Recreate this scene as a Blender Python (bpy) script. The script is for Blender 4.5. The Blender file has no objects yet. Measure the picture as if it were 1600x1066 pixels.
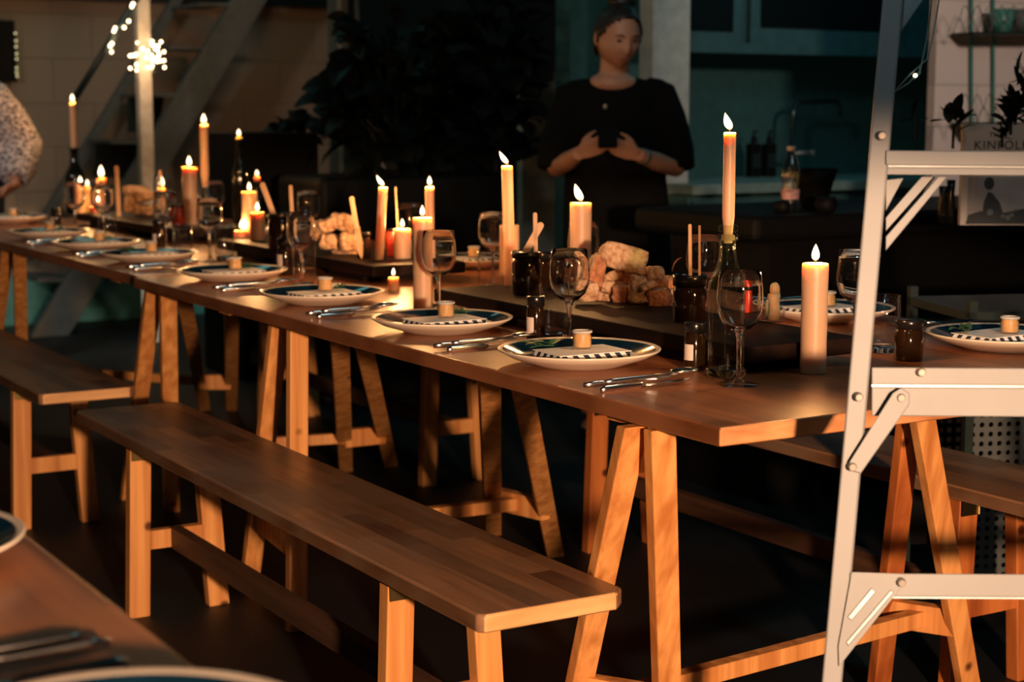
import bpy, math, random
from mathutils import Vector, Matrix, noise
R = math.radians
random.seed(7)
SC = bpy.context.scene
COL = SC.collection
# ------------------------------------------------------------------ camera
F = 2660.0                      # focal length in pixels of a 1600 px wide frame
PITCH = math.atan(358 / F); YAW = math.atan2(1600, F / math.cos(PITCH)); EYE = 1.2
FW = Vector((math.sin(YAW) * math.cos(PITCH), math.cos(YAW) * math.cos(PITCH), -math.sin(PITCH)))
RT = Vector((math.cos(YAW), -math.sin(YAW), 0)); UP = RT.cross(FW)
CP = Vector((0, 0, EYE))
cam = bpy.data.cameras.new('camera'); co = bpy.data.objects.new('camera', cam); COL.objects.link(co)
co.matrix_world = Matrix(((RT.x, UP.x, -FW.x, 0), (RT.y, UP.y, -FW.y, 0), (RT.z, UP.z, -FW.z, EYE), (0, 0, 0, 1)))
cam.sensor_width = 36; cam.lens = 36 * F / 1600
cam.clip_end = 60; cam.clip_start = .05
cam.dof.use_dof = True; cam.dof.focus_distance = 2.95; cam.dof.aperture_fstop = 5.0
SC.camera = co
SC.cycles.transparent_max_bounces = 48; SC.cycles.max_bounces = 14; SC.cycles.transmission_bounces = 12; SC.cycles.glossy_bounces = 6
def ray(px, py): return FW + RT * ((px - 800) / F) - UP * ((py - 533) / F)
def at(px, py, z):              # point of the horizontal plane z seen there
    r = ray(px, py); return CP + r * ((z - EYE) / r.z)
def onY(px, py, Y):             # point of the wall plane y = Y
    r = ray(px, py); return CP + r * (Y / r.y)
def atd(px, py, d): return CP + ray(px, py) * d
def dist(p): return (Vector(p) - CP).dot(FW)
# ------------------------------------------------------------------ world, lights, exposure
SC.view_settings.view_transform = 'Standard'; SC.view_settings.look = 'None'
SC.view_settings.gamma = 1; SC.view_settings.exposure = 0.0; SC.view_settings.use_curve_mapping = False
W = bpy.data.worlds.new('night'); SC.world = W; W.use_nodes = True
W.node_tree.nodes['Background'].inputs[0].default_value = (.10, .42, .50, 1)
W.node_tree.nodes['Background'].inputs[1].default_value = .010
def lamp(name, typ, loc, power, color, size=.1, target=None, **k):
    l = bpy.data.lights.new(name, typ); l.energy = power; l.color = color
    if typ == 'AREA': l.shape = 'DISK'; l.size = size
    else: l.shadow_soft_size = size
    for a, v in k.items(): setattr(l, a, v)
    o = bpy.data.objects.new(name, l); COL.objects.link(o); o.location = loc
    if target is not None:
        o.rotation_euler = (Vector(target) - Vector(loc)).to_track_quat('-Z', 'Y').to_euler()
    return o
# shaded warm lamp on the camera side of the room: its shade cuts the light off above head of the tables
lamp('shaded_room_lamp', 'SPOT', (.2, -1.5, 1.25), 1150, (1, .60, .36), .07, (1.95, 3.0, -2.83), spot_size=R(78), spot_blend=.05)
lamp('kitchen_ceiling_light', 'AREA', (5.0, 5.2, 2.5), 3.2, (.25, .85, 1), .8, (5.0, 5.9, .9))
lamp('side_wall_lamp', 'SPOT', (4.1, 2.6, 2.0), 95, (1, .72, .58), .1, (5.4, 4.9, 1.35), spot_size=R(64), spot_blend=.4)
lamp('stair_wall_glow', 'SPOT', (3.0, 7.2, 2.2), 22, (1, .55, .28), .2, (3.3, 9.7, 1.25), spot_size=R(92), spot_blend=1)
lamp('stair_foot_light', 'SPOT', (.9, 6.4, .55), 190, (.95, .95, .85), .1, (2.85, 9.1, .16), spot_size=R(24), spot_blend=.6)
lamp('left_side_light', 'SPOT', (-.6, 5.2, 1.9), 110, (1, .86, .80), .15, (1.9, 7.6, 1.2), spot_size=R(30), spot_blend=.5)
lamp('ladder_top_fill', 'SPOT', (-.8, -.6, 2.9), 70, (.45, .85, 1), .2, (1.75, 1.72, 1.45), spot_size=R(13), spot_blend=.6)  # added cool fill, tints the ladder top above the warm lamp's cutoff
lamp('panel_door_fill', 'SPOT', (1.6, 3.4, 2.7), 45, (.9, .95, .85), .2, (4.7, 6.9, 1.1), spot_size=R(38), spot_blend=.6)  # added fill to brighten the grey panel and the door
lamp('teal_fill', 'AREA', (2.2, 8.0, 3.6), 10, (.35, .9, .85), 2.0, (2.2, 9.2, 0))  # unseen teal fill added above the back of the room
lamp('ceiling_spill', 'AREA', (2.9, 1.2, 3.2), 8, (.55, .85, .9), 1.2, (2.6, 4.0, .8))

# ------------------------------------------------------------------ materials
def nmat(name):
    m = bpy.data.materials.new(name); m.use_nodes = True
    nt = m.node_tree; b = nt.nodes['Principled BSDF']; return m, nt, b
def N(nt, typ, **k):
    n = nt.nodes.new(typ)
    for a, v in k.items():
        if a.startswith('i_'):
            key = a[2:]; key = int(key) if key.isdigit() else key.replace('_', ' ')
            n.inputs[key].default_value = v
        else: setattr(n, a, v)
    return n
def c4(c): return (c[0], c[1], c[2], 1)
def simple(name, col, rough=.5, metal=0, var=.15, scale=20, bump=0, spec=.5, coat=0):
    m, nt, b = nmat(name); L = nt.links.new
    b.inputs['Roughness'].default_value = rough; b.inputs['Metallic'].default_value = metal
    b.inputs['Specular IOR Level'].default_value = spec; b.inputs['Coat Weight'].default_value = coat
    tc = N(nt, 'ShaderNodeTexCoord'); no = N(nt, 'ShaderNodeTexNoise', i_Scale=scale, i_Detail=5.)
    L(tc.outputs['Object'], no.inputs['Vector'])
    cr = N(nt, 'ShaderNodeValToRGB'); cr.color_ramp.elements[0].position = .3; cr.color_ramp.elements[1].position = .7
    cr.color_ramp.elements[0].color = c4([x * (1 - var) for x in col]); cr.color_ramp.elements[1].color = c4([min(1, x * (1 + var)) for x in col])
    L(no.outputs['Fac'], cr.inputs[0]); L(cr.outputs[0], b.inputs['Base Color'])
    if bump:
        bp = N(nt, 'ShaderNodeBump', i_Strength=bump, i_Distance=.01); L(no.outputs['Fac'], bp.inputs['Height']); L(bp.outputs[0], b.inputs['Normal'])
    return m
def wood(name, c1, c2, rough=.45, stretch=(22, 22, 1.6), knots=True, coat=0, spec=.5):
    m, nt, b = nmat(name); L = nt.links.new; b.inputs['Specular IOR Level'].default_value = spec
    tc = N(nt, 'ShaderNodeTexCoord'); mp = N(nt, 'ShaderNodeMapping'); mp.inputs['Scale'].default_value = stretch
    L(tc.outputs['Object'], mp.inputs['Vector'])
    no = N(nt, 'ShaderNodeTexNoise', i_Scale=1., i_Detail=6., i_Distortion=.25); L(mp.outputs[0], no.inputs['Vector'])
    cr = N(nt, 'ShaderNodeValToRGB'); e = cr.color_ramp.elements
    e[0].position = .32; e[1].position = .66; e[0].color = c4(c1); e[1].color = c4(c2); L(no.outputs['Fac'], cr.inputs[0])
    out = cr.outputs[0]
    if knots:
        vo = N(nt, 'ShaderNodeTexVoronoi', i_Scale=5.5); L(tc.outputs['Object'], vo.inputs['Vector'])
        kr = N(nt, 'ShaderNodeValToRGB'); k = kr.color_ramp.elements; k[0].position = .045; k[1].position = .085
        k[0].color = (.08, .03, .015, 1); k[1].color = (1, 1, 1, 1); L(vo.outputs['Distance'], kr.inputs[0])
        mx = N(nt, 'ShaderNodeMix', data_type='RGBA', blend_type='MULTIPLY'); mx.inputs[0].default_value = .9
        L(out, mx.inputs[6]); L(kr.outputs[0], mx.inputs[7]); out = mx.outputs[2]
    L(out, b.inputs['Base Color']); b.inputs['Roughness'].default_value = rough; b.inputs['Coat Weight'].default_value = coat
    b.inputs['Coat Roughness'].default_value = .25
    bp = N(nt, 'ShaderNodeBump', i_Strength=.15, i_Distance=.002); L(no.outputs['Fac'], bp.inputs['Height']); L(bp.outputs[0], b.inputs['Normal'])
    return m
def block_wood(name, c1, c2, c3, rough, stave=.045, length=.42, stain=.5):
    m, nt, b = nmat(name); L = nt.links.new
    tc = N(nt, 'ShaderNodeTexCoord'); sp = N(nt, 'ShaderNodeSeparateXYZ'); L(tc.outputs['Object'], sp.inputs[0])
    cb = N(nt, 'ShaderNodeCombineXYZ'); L(sp.outputs[1], cb.inputs[0]); L(sp.outputs[0], cb.inputs[1])
    br = N(nt, 'ShaderNodeTexBrick'); br.offset = .37; br.inputs['Scale'].default_value = 1; br.inputs['Mortar Size'].default_value = .0004
    br.inputs['Brick Width'].default_value = length; br.inputs['Row Height'].default_value = stave
    br.inputs['Color1'].default_value = c4(c1); br.inputs['Color2'].default_value = c4(c2); br.inputs['Mortar'].default_value = c4([x * .45 for x in c1])
    L(cb.outputs[0], br.inputs['Vector'])
    mp = N(nt, 'ShaderNodeMapping'); mp.inputs['Scale'].default_value = (60, 4, 60); L(tc.outputs['Object'], mp.inputs['Vector'])
    no = N(nt, 'ShaderNodeTexNoise', i_Scale=1., i_Detail=6., i_Distortion=.4); L(mp.outputs[0], no.inputs['Vector'])
    mx = N(nt, 'ShaderNodeMix', data_type='RGBA', blend_type='MULTIPLY'); mx.inputs[0].default_value = .55
    cr = N(nt, 'ShaderNodeValToRGB'); cr.color_ramp.elements[0].position = .3; cr.color_ramp.elements[1].position = .7
    cr.color_ramp.elements[0].color = (.5, .45, .42, 1); cr.color_ramp.elements[1].color = (1.25, 1.2, 1.1, 1)
    L(no.outputs['Fac'], cr.inputs[0]); L(br.outputs['Color'], mx.inputs[6]); L(cr.outputs[0], mx.inputs[7])
    n2 = N(nt, 'ShaderNodeTexNoise', i_Scale=5., i_Detail=4.); L(tc.outputs['Object'], n2.inputs['Vector'])
    c2r = N(nt, 'ShaderNodeValToRGB'); c2r.color_ramp.elements[0].position = .40; c2r.color_ramp.elements[1].position = .62
    L(n2.outputs['Fac'], c2r.inputs[0])
    m2 = N(nt, 'ShaderNodeMix', data_type='RGBA'); L(c2r.outputs[0], m2.inputs[0]); m2.inputs[7].default_value = c4(c3)
    ms = N(nt, 'ShaderNodeMath', operation='MULTIPLY'); ms.inputs[1].default_value = stain; L(c2r.outputs[0], ms.inputs[0]); L(ms.outputs[0], m2.inputs[0])
    L(mx.outputs[2], m2.inputs[6]); L(m2.outputs[2], b.inputs['Base Color'])
    rr = N(nt, 'ShaderNodeMapRange'); rr.inputs['To Min'].default_value = rough - .08; rr.inputs['To Max'].default_value = rough + .15
    L(n2.outputs['Fac'], rr.inputs['Value']); L(rr.outputs[0], b.inputs['Roughness'])
    bp = N(nt, 'ShaderNodeBump', i_Strength=.12, i_Distance=.002); L(no.outputs['Fac'], bp.inputs['Height']); L(bp.outputs[0], b.inputs['Normal'])
    return m
def wax(name, col):
    m, nt, b = nmat(name); L = nt.links.new
    b.inputs['Base Color'].default_value = c4(col); b.inputs['Roughness'].default_value = .42
    b.inputs['Subsurface Weight'].default_value = 1; b.inputs['Subsurface Radius'].default_value = (1.0, .50, .24)
    b.inputs['Subsurface Scale'].default_value = .032
    tc = N(nt, 'ShaderNodeTexCoord'); no = N(nt, 'ShaderNodeTexNoise', i_Scale=45., i_Detail=3.); L(tc.outputs['Object'], no.inputs['Vector'])
    bp = N(nt, 'ShaderNodeBump', i_Strength=.12, i_Distance=.003); L(no.outputs['Fac'], bp.inputs['Height']); L(bp.outputs[0], b.inputs['Normal'])
    return m
def thin_glass(name, tint=(1, 1, 1), rough=.015, refl=1.2):
    m, nt, b = nmat(name); L = nt.links.new; nt.nodes.remove(b)
    t = N(nt, 'ShaderNodeBsdfTransparent'); t.inputs[0].default_value = c4(tint)
    g = N(nt, 'ShaderNodeBsdfGlossy'); g.inputs['Roughness'].default_value = rough
    fr = N(nt, 'ShaderNodeFresnel'); fr.inputs['IOR'].default_value = 1.5
    ge = N(nt, 'ShaderNodeNewGeometry'); io = N(nt, 'ShaderNodeMapRange'); io.inputs['To Min'].default_value = 1.5; io.inputs['To Max'].default_value = 1 / 1.5
    L(ge.outputs['Backfacing'], io.inputs['Value']); L(io.outputs[0], fr.inputs['IOR'])
    mu = N(nt, 'ShaderNodeMath', operation='MULTIPLY'); mu.inputs[1].default_value = refl; L(fr.outputs[0], mu.inputs[0])
    mx = N(nt, 'ShaderNodeMixShader'); L(mu.outputs[0], mx.inputs[0]); L(t.outputs[0], mx.inputs[1]); L(g.outputs[0], mx.inputs[2])
    L(mx.outputs[0], nt.nodes['Material Output'].inputs[0]); return m
def solid_glass(name, tint=(1, 1, 1), rough=0.0):
    m, nt, b = nmat(name); b.inputs['Base Color'].default_value = c4(tint); b.inputs['Transmission Weight'].default_value = 1
    b.inputs['Roughness'].default_value = rough; b.inputs['IOR'].default_value = 1.5
    return m
def emit(name, col, s):
    m, nt, b = nmat(name); b.inputs['Base Color'].default_value = (0, 0, 0, 1)
    b.inputs['Emission Color'].default_value = c4(col); b.inputs['Emission Strength'].default_value = s; return m
def flame_mat():
    m, nt, b = nmat('candle_flame'); L = nt.links.new; nt.nodes.remove(b)
    tc = N(nt, 'ShaderNodeTexCoord'); sp = N(nt, 'ShaderNodeSeparateXYZ'); L(tc.outputs['Generated'], sp.inputs[0])
    cr = N(nt, 'ShaderNodeValToRGB'); e = cr.color_ramp.elements
    e[0].position = 0; e[0].color = (.9, .28, .06, 1); e[1].position = 1; e[1].color = (1, .55, .2, 1)
    x = e.new(.25); x.color = (1, .8, .42, 1); x = e.new(.7); x.color = (1, .88, .6, 1)
    L(sp.outputs[2], cr.inputs[0])
    em = N(nt, 'ShaderNodeEmission'); em.inputs[1].default_value = 2.2; L(cr.outputs[0], em.inputs[0])
    t = N(nt, 'ShaderNodeBsdfTransparent'); ad = N(nt, 'ShaderNodeAddShader'); L(em.outputs[0], ad.inputs[0]); L(t.outputs[0], ad.inputs[1])
    L(ad.outputs[0], nt.nodes['Material Output'].inputs[0]); return m
def stripes(name, ca, cb_, freq, axis=0, slant=1.0):
    m, nt, b = nmat(name); L = nt.links.new
    tc = N(nt, 'ShaderNodeTexCoord'); sp = N(nt, 'ShaderNodeSeparateXYZ'); L(tc.outputs['Object'], sp.inputs[0])
    a = N(nt, 'ShaderNodeMath', operation='MULTIPLY_ADD'); a.inputs[1].default_value = slant; L(sp.outputs[2], a.inputs[0]); L(sp.outputs[0], a.inputs[2])
    a2 = N(nt, 'ShaderNodeMath', operation='ADD'); L(a.outputs[0], a2.inputs[0]); L(sp.outputs[1], a2.inputs[1])
    f = N(nt, 'ShaderNodeMath', operation='MULTIPLY'); f.inputs[1].default_value = freq; L(a2.outputs[0], f.inputs[0])
    fr = N(nt, 'ShaderNodeMath', operation='FRACT'); L(f.outputs[0], fr.inputs[0])
    g = N(nt, 'ShaderNodeMath', operation='GREATER_THAN'); g.inputs[1].default_value = .5; L(fr.outputs[0], g.inputs[0])
    mx = N(nt, 'ShaderNodeMix', data_type='RGBA'); L(g.outputs[0], mx.inputs[0]); mx.inputs[6].default_value = c4(ca); mx.inputs[7].default_value = c4(cb_)
    L(mx.outputs[2], b.inputs['Base Color']); b.inputs['Roughness'].default_value = .8; return m
def blocks(name, col, mortar, bw, bh, rough=.8):
    m, nt, b = nmat(name); L = nt.links.new
    tc = N(nt, 'ShaderNodeTexCoord'); sp = N(nt, 'ShaderNodeSeparateXYZ'); L(tc.outputs['Object'], sp.inputs[0])
    cb = N(nt, 'ShaderNodeCombineXYZ'); L(sp.outputs[0], cb.inputs[0]); L(sp.outputs[2], cb.inputs[1])
    br = N(nt, 'ShaderNodeTexBrick'); br.inputs['Scale'].default_value = 1; br.inputs['Mortar Size'].default_value = .005; br.inputs['Mortar Smooth'].default_value = .5
    br.inputs['Brick Width'].default_value = bw; br.inputs['Row Height'].default_value = bh
    br.inputs['Color1'].default_value = c4(col); br.inputs['Color2'].default_value = c4([x * .93 for x in col]); br.inputs['Mortar'].default_value = c4(mortar)
    L(cb.outputs[0], br.inputs['Vector']); L(br.outputs['Color'], b.inputs['Base Color']); b.inputs['Roughness'].default_value = rough
    bp = N(nt, 'ShaderNodeBump', i_Strength=.5, i_Distance=.006, invert=True); L(br.outputs['Fac'], bp.inputs['Height']); L(bp.outputs[0], b.inputs['Normal'])
    return m
def perforated(name, col, pitch=.022):
    m, nt, b = nmat(name); L = nt.links.new
    tc = N(nt, 'ShaderNodeTexCoord'); sp = N(nt, 'ShaderNodeSeparateXYZ'); L(tc.outputs['Object'], sp.inputs[0])
    cells = []
    for k in (0, 2):
        d = N(nt, 'ShaderNodeMath', operation='MULTIPLY'); d.inputs[1].default_value = 1 / pitch; L(sp.outputs[k], d.inputs[0])
        f = N(nt, 'ShaderNodeMath', operation='FRACT'); L(d.outputs[0], f.inputs[0])
        s = N(nt, 'ShaderNodeMath', operation='SUBTRACT'); s.inputs[1].default_value = .5; L(f.outputs[0], s.inputs[0])
        p = N(nt, 'ShaderNodeMath', operation='MULTIPLY'); L(s.outputs[0], p.inputs[0]); L(s.outputs[0], p.inputs[1]); cells.append(p)
    a = N(nt, 'ShaderNodeMath', operation='ADD'); L(cells[0].outputs[0], a.inputs[0]); L(cells[1].outputs[0], a.inputs[1])
    g = N(nt, 'ShaderNodeMath', operation='GREATER_THAN'); g.inputs[1].default_value = .075; L(a.outputs[0], g.inputs[0])
    b.inputs['Base Color'].default_value = c4(col); b.inputs['Metallic'].default_value = .3; b.inputs['Roughness'].default_value = .6
    L(g.outputs[0], b.inputs['Alpha']); return m
def bread_mat(name, col, crust):
    m, nt, b = nmat(name); L = nt.links.new
    tc = N(nt, 'ShaderNodeTexCoord'); no = N(nt, 'ShaderNodeTexNoise', i_Scale=60., i_Detail=4.); L(tc.outputs['Object'], no.inputs['Vector'])
    vo = N(nt, 'ShaderNodeTexVoronoi', i_Scale=110.); L(tc.outputs['Object'], vo.inputs['Vector'])
    cr = N(nt, 'ShaderNodeValToRGB'); e = cr.color_ramp.elements; e[0].position = .33; e[1].position = .55
    e[0].color = c4(crust); e[1].color = c4(col); L(no.outputs['Fac'], cr.inputs[0]); L(cr.outputs[0], b.inputs['Base Color'])
    b.inputs['Roughness'].default_value = .9
    mu = N(nt, 'ShaderNodeMath', operation='MULTIPLY'); L(no.outputs['Fac'], mu.inputs[0]); L(vo.outputs['Distance'], mu.inputs[1])
    bp = N(nt, 'ShaderNodeBump', i_Strength=.8, i_Distance=.008); L(mu.outputs[0], bp.inputs['Height']); L(bp.outputs[0], b.inputs['Normal'])
    return m
def knit(name, ca, cb_):
    m, nt, b = nmat(name); L = nt.links.new
    tc = N(nt, 'ShaderNodeTexCoord'); mp = N(nt, 'ShaderNodeMapping'); mp.inputs['Scale'].default_value = (34, 34, 95); L(tc.outputs['Object'], mp.inputs['Vector'])
    no = N(nt, 'ShaderNodeTexNoise', i_Scale=1.8, i_Detail=2.); L(mp.outputs[0], no.inputs['Vector'])
    cr = N(nt, 'ShaderNodeValToRGB'); e = cr.color_ramp.elements; e[0].position = .46; e[1].position = .54; e[0].color = c4(ca); e[1].color = c4(cb_)
    L(no.outputs['Fac'], cr.inputs[0]); L(cr.outputs[0], b.inputs['Base Color']); b.inputs['Roughness'].default_value = .95; return m

M = dict(
    table=block_wood('table_butcher_block', (.42, .155, .062), (.22, .078, .032), (.40, .16, .07), .30),
    bench=block_wood('bench_butcher_block', (.40, .20, .10), (.13, .062, .034), (.26, .17, .11), .34, .046, .26, .5),
    leg=wood('pine_leg', (.50, .18, .045), (.84, .40, .13), .42, (38, 38, 1.3)),
    dimleg=wood('dim_pine_leg', (.30, .075, .018), (.62, .20, .05), .42),  # same pine, dim reddish light under the table put into its colour
    edge=wood('pale_end_grain', (.62, .32, .12), (.80, .46, .2), .5, (8, 8, 30), False),
    brownbar=wood('dark_brown_bar', (.05, .022, .012), (.10, .045, .022), .6, (40, 3, 40), False),
    tedge=wood('table_end_grain', (.42, .16, .06), (.80, .38, .16), .4, (9, 9, 30), False),
    board=wood('dark_serving_board', (.005, .0025, .0018), (.018, .008, .005), .55, (30, 3, 30), False, 0, .15),
    stick=wood('birch_stick', (.62, .34, .17), (.78, .48, .27), .6, (60, 60, 8), False),
    wax=wax('candle_wax', (.64, .40, .25)), wax2=wax('candle_wax_pale', (.80, .50, .34)),
    flame=flame_mat(), wick=simple('wick', (.02, .015, .01), .9),
    glass=thin_glass('clear_glass'), sglass=solid_glass('solid_clear_glass'),
    green=thin_glass('green_bottle_glass', (.90, .95, .86)), sgreen=solid_glass('solid_green_glass', (.8, .9, .75)),
    darkbottle=simple('dark_bottle_glass', (.008, .009, .006), .08, var=.1),
    amber=simple('dark_amber_glass', (.018, .008, .003), .07, var=.3, scale=8, coat=.5),
    lid=simple('black_lid', (.010, .009, .009), .22, var=.1),
    redjar=simple('red_jar', (.55, .045, .025), .3, var=.3), label=simple('paper_label', (.75, .62, .55), .8, var=.06),
    ceramic=simple('cream_ceramic', (.82, .70, .56), .28, var=.03, coat=.3), blue=simple('navy_glaze', (.004, .020, .040), .10, var=.25, scale=12, coat=.5),
    napkin=simple('white_napkin', (.80, .76, .72), .9, var=.04, bump=.1), card=simple('white_card', (.80, .77, .72), .8, var=.03),
    print_=simple('grey_print', (.22, .21, .2), .8), stripe=stripes('navy_white_stripes', (.012, .02, .04), (.78, .78, .76), 46, 0, .9),
    honey=simple('tan_honey', (.66, .38, .15), .45, var=.2, scale=60), steel=simple('polished_steel', (.80, .78, .76), .2, 1, var=.05),
    leaf=simple('herb_leaf', (.045, .13, .045), .5, var=.4), darkleaf=simple('dark_leaf', (.003, .006, .004), .6, var=.3, spec=.2),
    flower=simple('pale_flower', (.65, .6, .45), .8), bread=bread_mat('bread_crumb', (.62, .40, .24), (.36, .17, .08)),
    crust=bread_mat('bread_crust', (.50, .20, .09), (.26, .09, .035)), twine=simple('jute_twine', (.45, .27, .13), .95, scale=200),
    ladder=simple('ladder_aluminium', (.25, .262, .27), .5, .05, var=.05, scale=9), rivet=simple('rivet', (.30, .27, .24), .45, .5),
    groove=simple('ladder_tread', (.30, .33, .34), .4, .5), wire=simple('clear_wire', (.16, .28, .27), .3), bulb=emit('fairy_bulb', (1, .72, .42), 9),
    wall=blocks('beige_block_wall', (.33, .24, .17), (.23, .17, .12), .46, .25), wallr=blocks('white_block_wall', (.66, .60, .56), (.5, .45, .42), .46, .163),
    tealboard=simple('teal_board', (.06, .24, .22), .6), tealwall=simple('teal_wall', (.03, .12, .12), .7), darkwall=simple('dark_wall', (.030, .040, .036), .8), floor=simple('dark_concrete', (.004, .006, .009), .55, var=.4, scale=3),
    stringer=simple('grey_paint', (.10, .105, .098), .6), darksteel=simple('dark_steel', (.010, .02, .02), .4), post=simple('white_paint', (.70, .60, .48), .5),
    jamb=simple('jamb_paint', (.42, .44, .40), .6), cabinet=simple('teal_cabinet', (.025, .085, .09), .6), pane=simple('dark_pane', (.003, .005, .006), .15),
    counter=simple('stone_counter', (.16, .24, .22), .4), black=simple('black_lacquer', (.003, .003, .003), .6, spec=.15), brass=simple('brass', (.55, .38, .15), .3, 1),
    chrome=simple('dark_chrome', (.05, .07, .07), .2, .8), water=thin_glass('clear_plastic', (.7, .75, .75), .12, 4), pink=simple('pink_label', (.55, .30, .30), .6, var=.5, scale=70),
    perf=perforated('perforated_metal', (.09, .10, .10)), cover=simple('book_cover', (.52, .46, .42), .6, var=.03), ink=simple('book_ink', (.03, .03, .03), .7),
    teal=simple('teal_glaze', (.05, .22, .19), .4), planter=simple('grey_planter', (.10, .13, .12), .6), wirem=simple('basket_wire', (.14, .12, .10), .5, .5),
    skin=simple('skin', (.50, .25, .16), .5, var=.05), hair=simple('dark_hair', (.014, .010, .008), .5), cloth=simple('black_cloth', (.005, .005, .005), .95, spec=.1), lip=simple('lips', (.30, .09, .07), .5),
    eye=simple('eye', (.03, .02, .018), .2), knit=knit('heather_knit', (.10, .09, .10), (.78, .70, .68)), trousers=simple('dark_trousers', (.02, .02, .025), .9),
    mglass=simple('jar_glass_rim', (.5, .5, .48), .15, .0),
)
# ------------------------------------------------------------------ mesh helpers
def box(cx, cy, cz, sx, sy, sz, rz=0, mi=0):
    v = []
    for z in (-1, 1):
        for x, y in ((-1, -1), (1, -1), (1, 1), (-1, 1)):
            a, b_ = x * sx / 2, y * sy / 2
            v.append(Vector((cx + a * math.cos(rz) - b_ * math.sin(rz), cy + a * math.sin(rz) + b_ * math.cos(rz), cz + z * sz / 2)))
    f = [(3, 2, 1, 0), (4, 5, 6, 7), (0, 1, 5, 4), (1, 2, 6, 5), (2, 3, 7, 6), (3, 0, 4, 7)]
    return v, f
def beam(p0, p1, w, d, side=(1, 0, 0), cut=False):
    p0, p1 = Vector(p0), Vector(p1); ax = (p1 - p0).normalized()
    s = Vector(side); s = (s - ax * s.dot(ax)).normalized(); t = ax.cross(s)
    v = []
    for p in (p0, p1):
        for a, b_ in ((-1, -1), (1, -1), (1, 1), (-1, 1)):
            q = p + s * (a * w / 2) + t * (b_ * d / 2)
            if cut: q = q + ax * ((p.z - q.z) / ax.z)
            v.append(q)
    return v, [(3, 2, 1, 0), (4, 5, 6, 7), (0, 1, 5, 4), (1, 2, 6, 5), (2, 3, 7, 6), (3, 0, 4, 7)]
def lathe(prof, seg=40, c=(0, 0, 0), lean=(0, 0)):
    v, f, rings = [], [], []
    for r, z in prof:
        ox, oy = c[0] + lean[0] * z, c[1] + lean[1] * z
        if r < 1e-6: rings.append([len(v)]); v.append(Vector((ox, oy, c[2] + z)))
        else:
            rings.append(list(range(len(v), len(v) + seg)))
            v += [Vector((ox + r * math.cos(2 * math.pi * k / seg), oy + r * math.sin(2 * math.pi * k / seg), c[2] + z)) for k in range(seg)]
    for a, b_ in zip(rings, rings[1:]):
        for k in range(seg):
            j = (k + 1) % seg
            if len(a) == 1 and len(b_) == 1: continue
            if len(a) == 1: f.append((a[0], b_[j], b_[k]))
            elif len(b_) == 1: f.append((a[k], a[j], b_[0]))
            else: f.append((a[k], a[j], b_[j], b_[k]))
    return v, f
def tube(pts, rad, seg=10, sx=1.0, caps=True):
    pts = [Vector(p) for p in pts]; n = len(pts)
    if not hasattr(rad, '__len__'): rad = [rad] * n
    v, f = [], []; ref = None
    for i, p in enumerate(pts):
        t = (pts[min(i + 1, n - 1)] - pts[max(i - 1, 0)]).normalized()
        if ref is None: ref = Vector((0, 0, 1)) if abs(t.z) < .9 else Vector((1, 0, 0))
        u = (ref - t * ref.dot(t)).normalized(); ref = u; w = t.cross(u)
        for k in range(seg):
            a = 2 * math.pi * k / seg; v.append(p + u * (math.cos(a) * rad[i]) + w * (math.sin(a) * rad[i] * sx))
    for i in range(n - 1):
        for k in range(seg):
            j = (k + 1) % seg; f.append((i * seg + k, i * seg + j, (i + 1) * seg + j, (i + 1) * seg + k))
    if caps: f.append(tuple(range(seg))[::-1]); f.append(tuple(range((n - 1) * seg, n * seg)))
    return v, f
def rings(rs, seg=28):           # rs: (cx, cy, z, rx, ry)
    v, f = [], []
    for cx, cy, z, rx, ry in rs:
        v += [Vector((cx + rx * math.cos(2 * math.pi * k / seg), cy + ry * math.sin(2 * math.pi * k / seg), z)) for k in range(seg)]
    for i in range(len(rs) - 1):
        for k in range(seg):
            j = (k + 1) % seg; f.append((i * seg + k, i * seg + j, (i + 1) * seg + j, (i + 1) * seg + k))
    f.append(tuple(range(seg))[::-1]); f.append(tuple(range((len(rs) - 1) * seg, len(rs) * seg)))
    return v, f
def ball(c, rx, ry=None, rz=None, seg=16, n=10, fn=None):
    ry = ry or rx; rz = rz or rx; v, f = [], []
    for i in range(n + 1):
        th = math.pi * i / n
        for k in range(seg):
            a = 2 * math.pi * k / seg; d = Vector((math.sin(th) * math.cos(a), math.sin(th) * math.sin(a), math.cos(th)))
            s = fn(d) if fn else 1
            v.append(Vector((c[0] + d.x * rx * s, c[1] + d.y * ry * s, c[2] + d.z * rz * s)))
    for i in range(n):
        for k in range(seg):
            j = (k + 1) % seg; f.append((i * seg + k, (i + 1) * seg + k, (i + 1) * seg + j, i * seg + j))
    return v, f
def prism(poly, d0, d1, plane='xz'):   # outline extruded
    n = len(poly); P = lambda a, b_, d: Vector((a, d, b_)) if plane == 'xz' else (Vector((a, b_, d)) if plane == 'xy' else Vector((d, a, b_)))
    v = [P(a, b_, d0) for a, b_ in poly] + [P(a, b_, d1) for a, b_ in poly]
    f = [tuple(range(n))[::-1], tuple(range(n, 2 * n))] + [(k, (k + 1) % n, n + (k + 1) % n, n + k) for k in range(n)]
    return v, f
def xf(m, mat): return [mat @ p for p in m[0]], m[1]
def mv(m, *d): return xf(m, Matrix.Translation(d))
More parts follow.
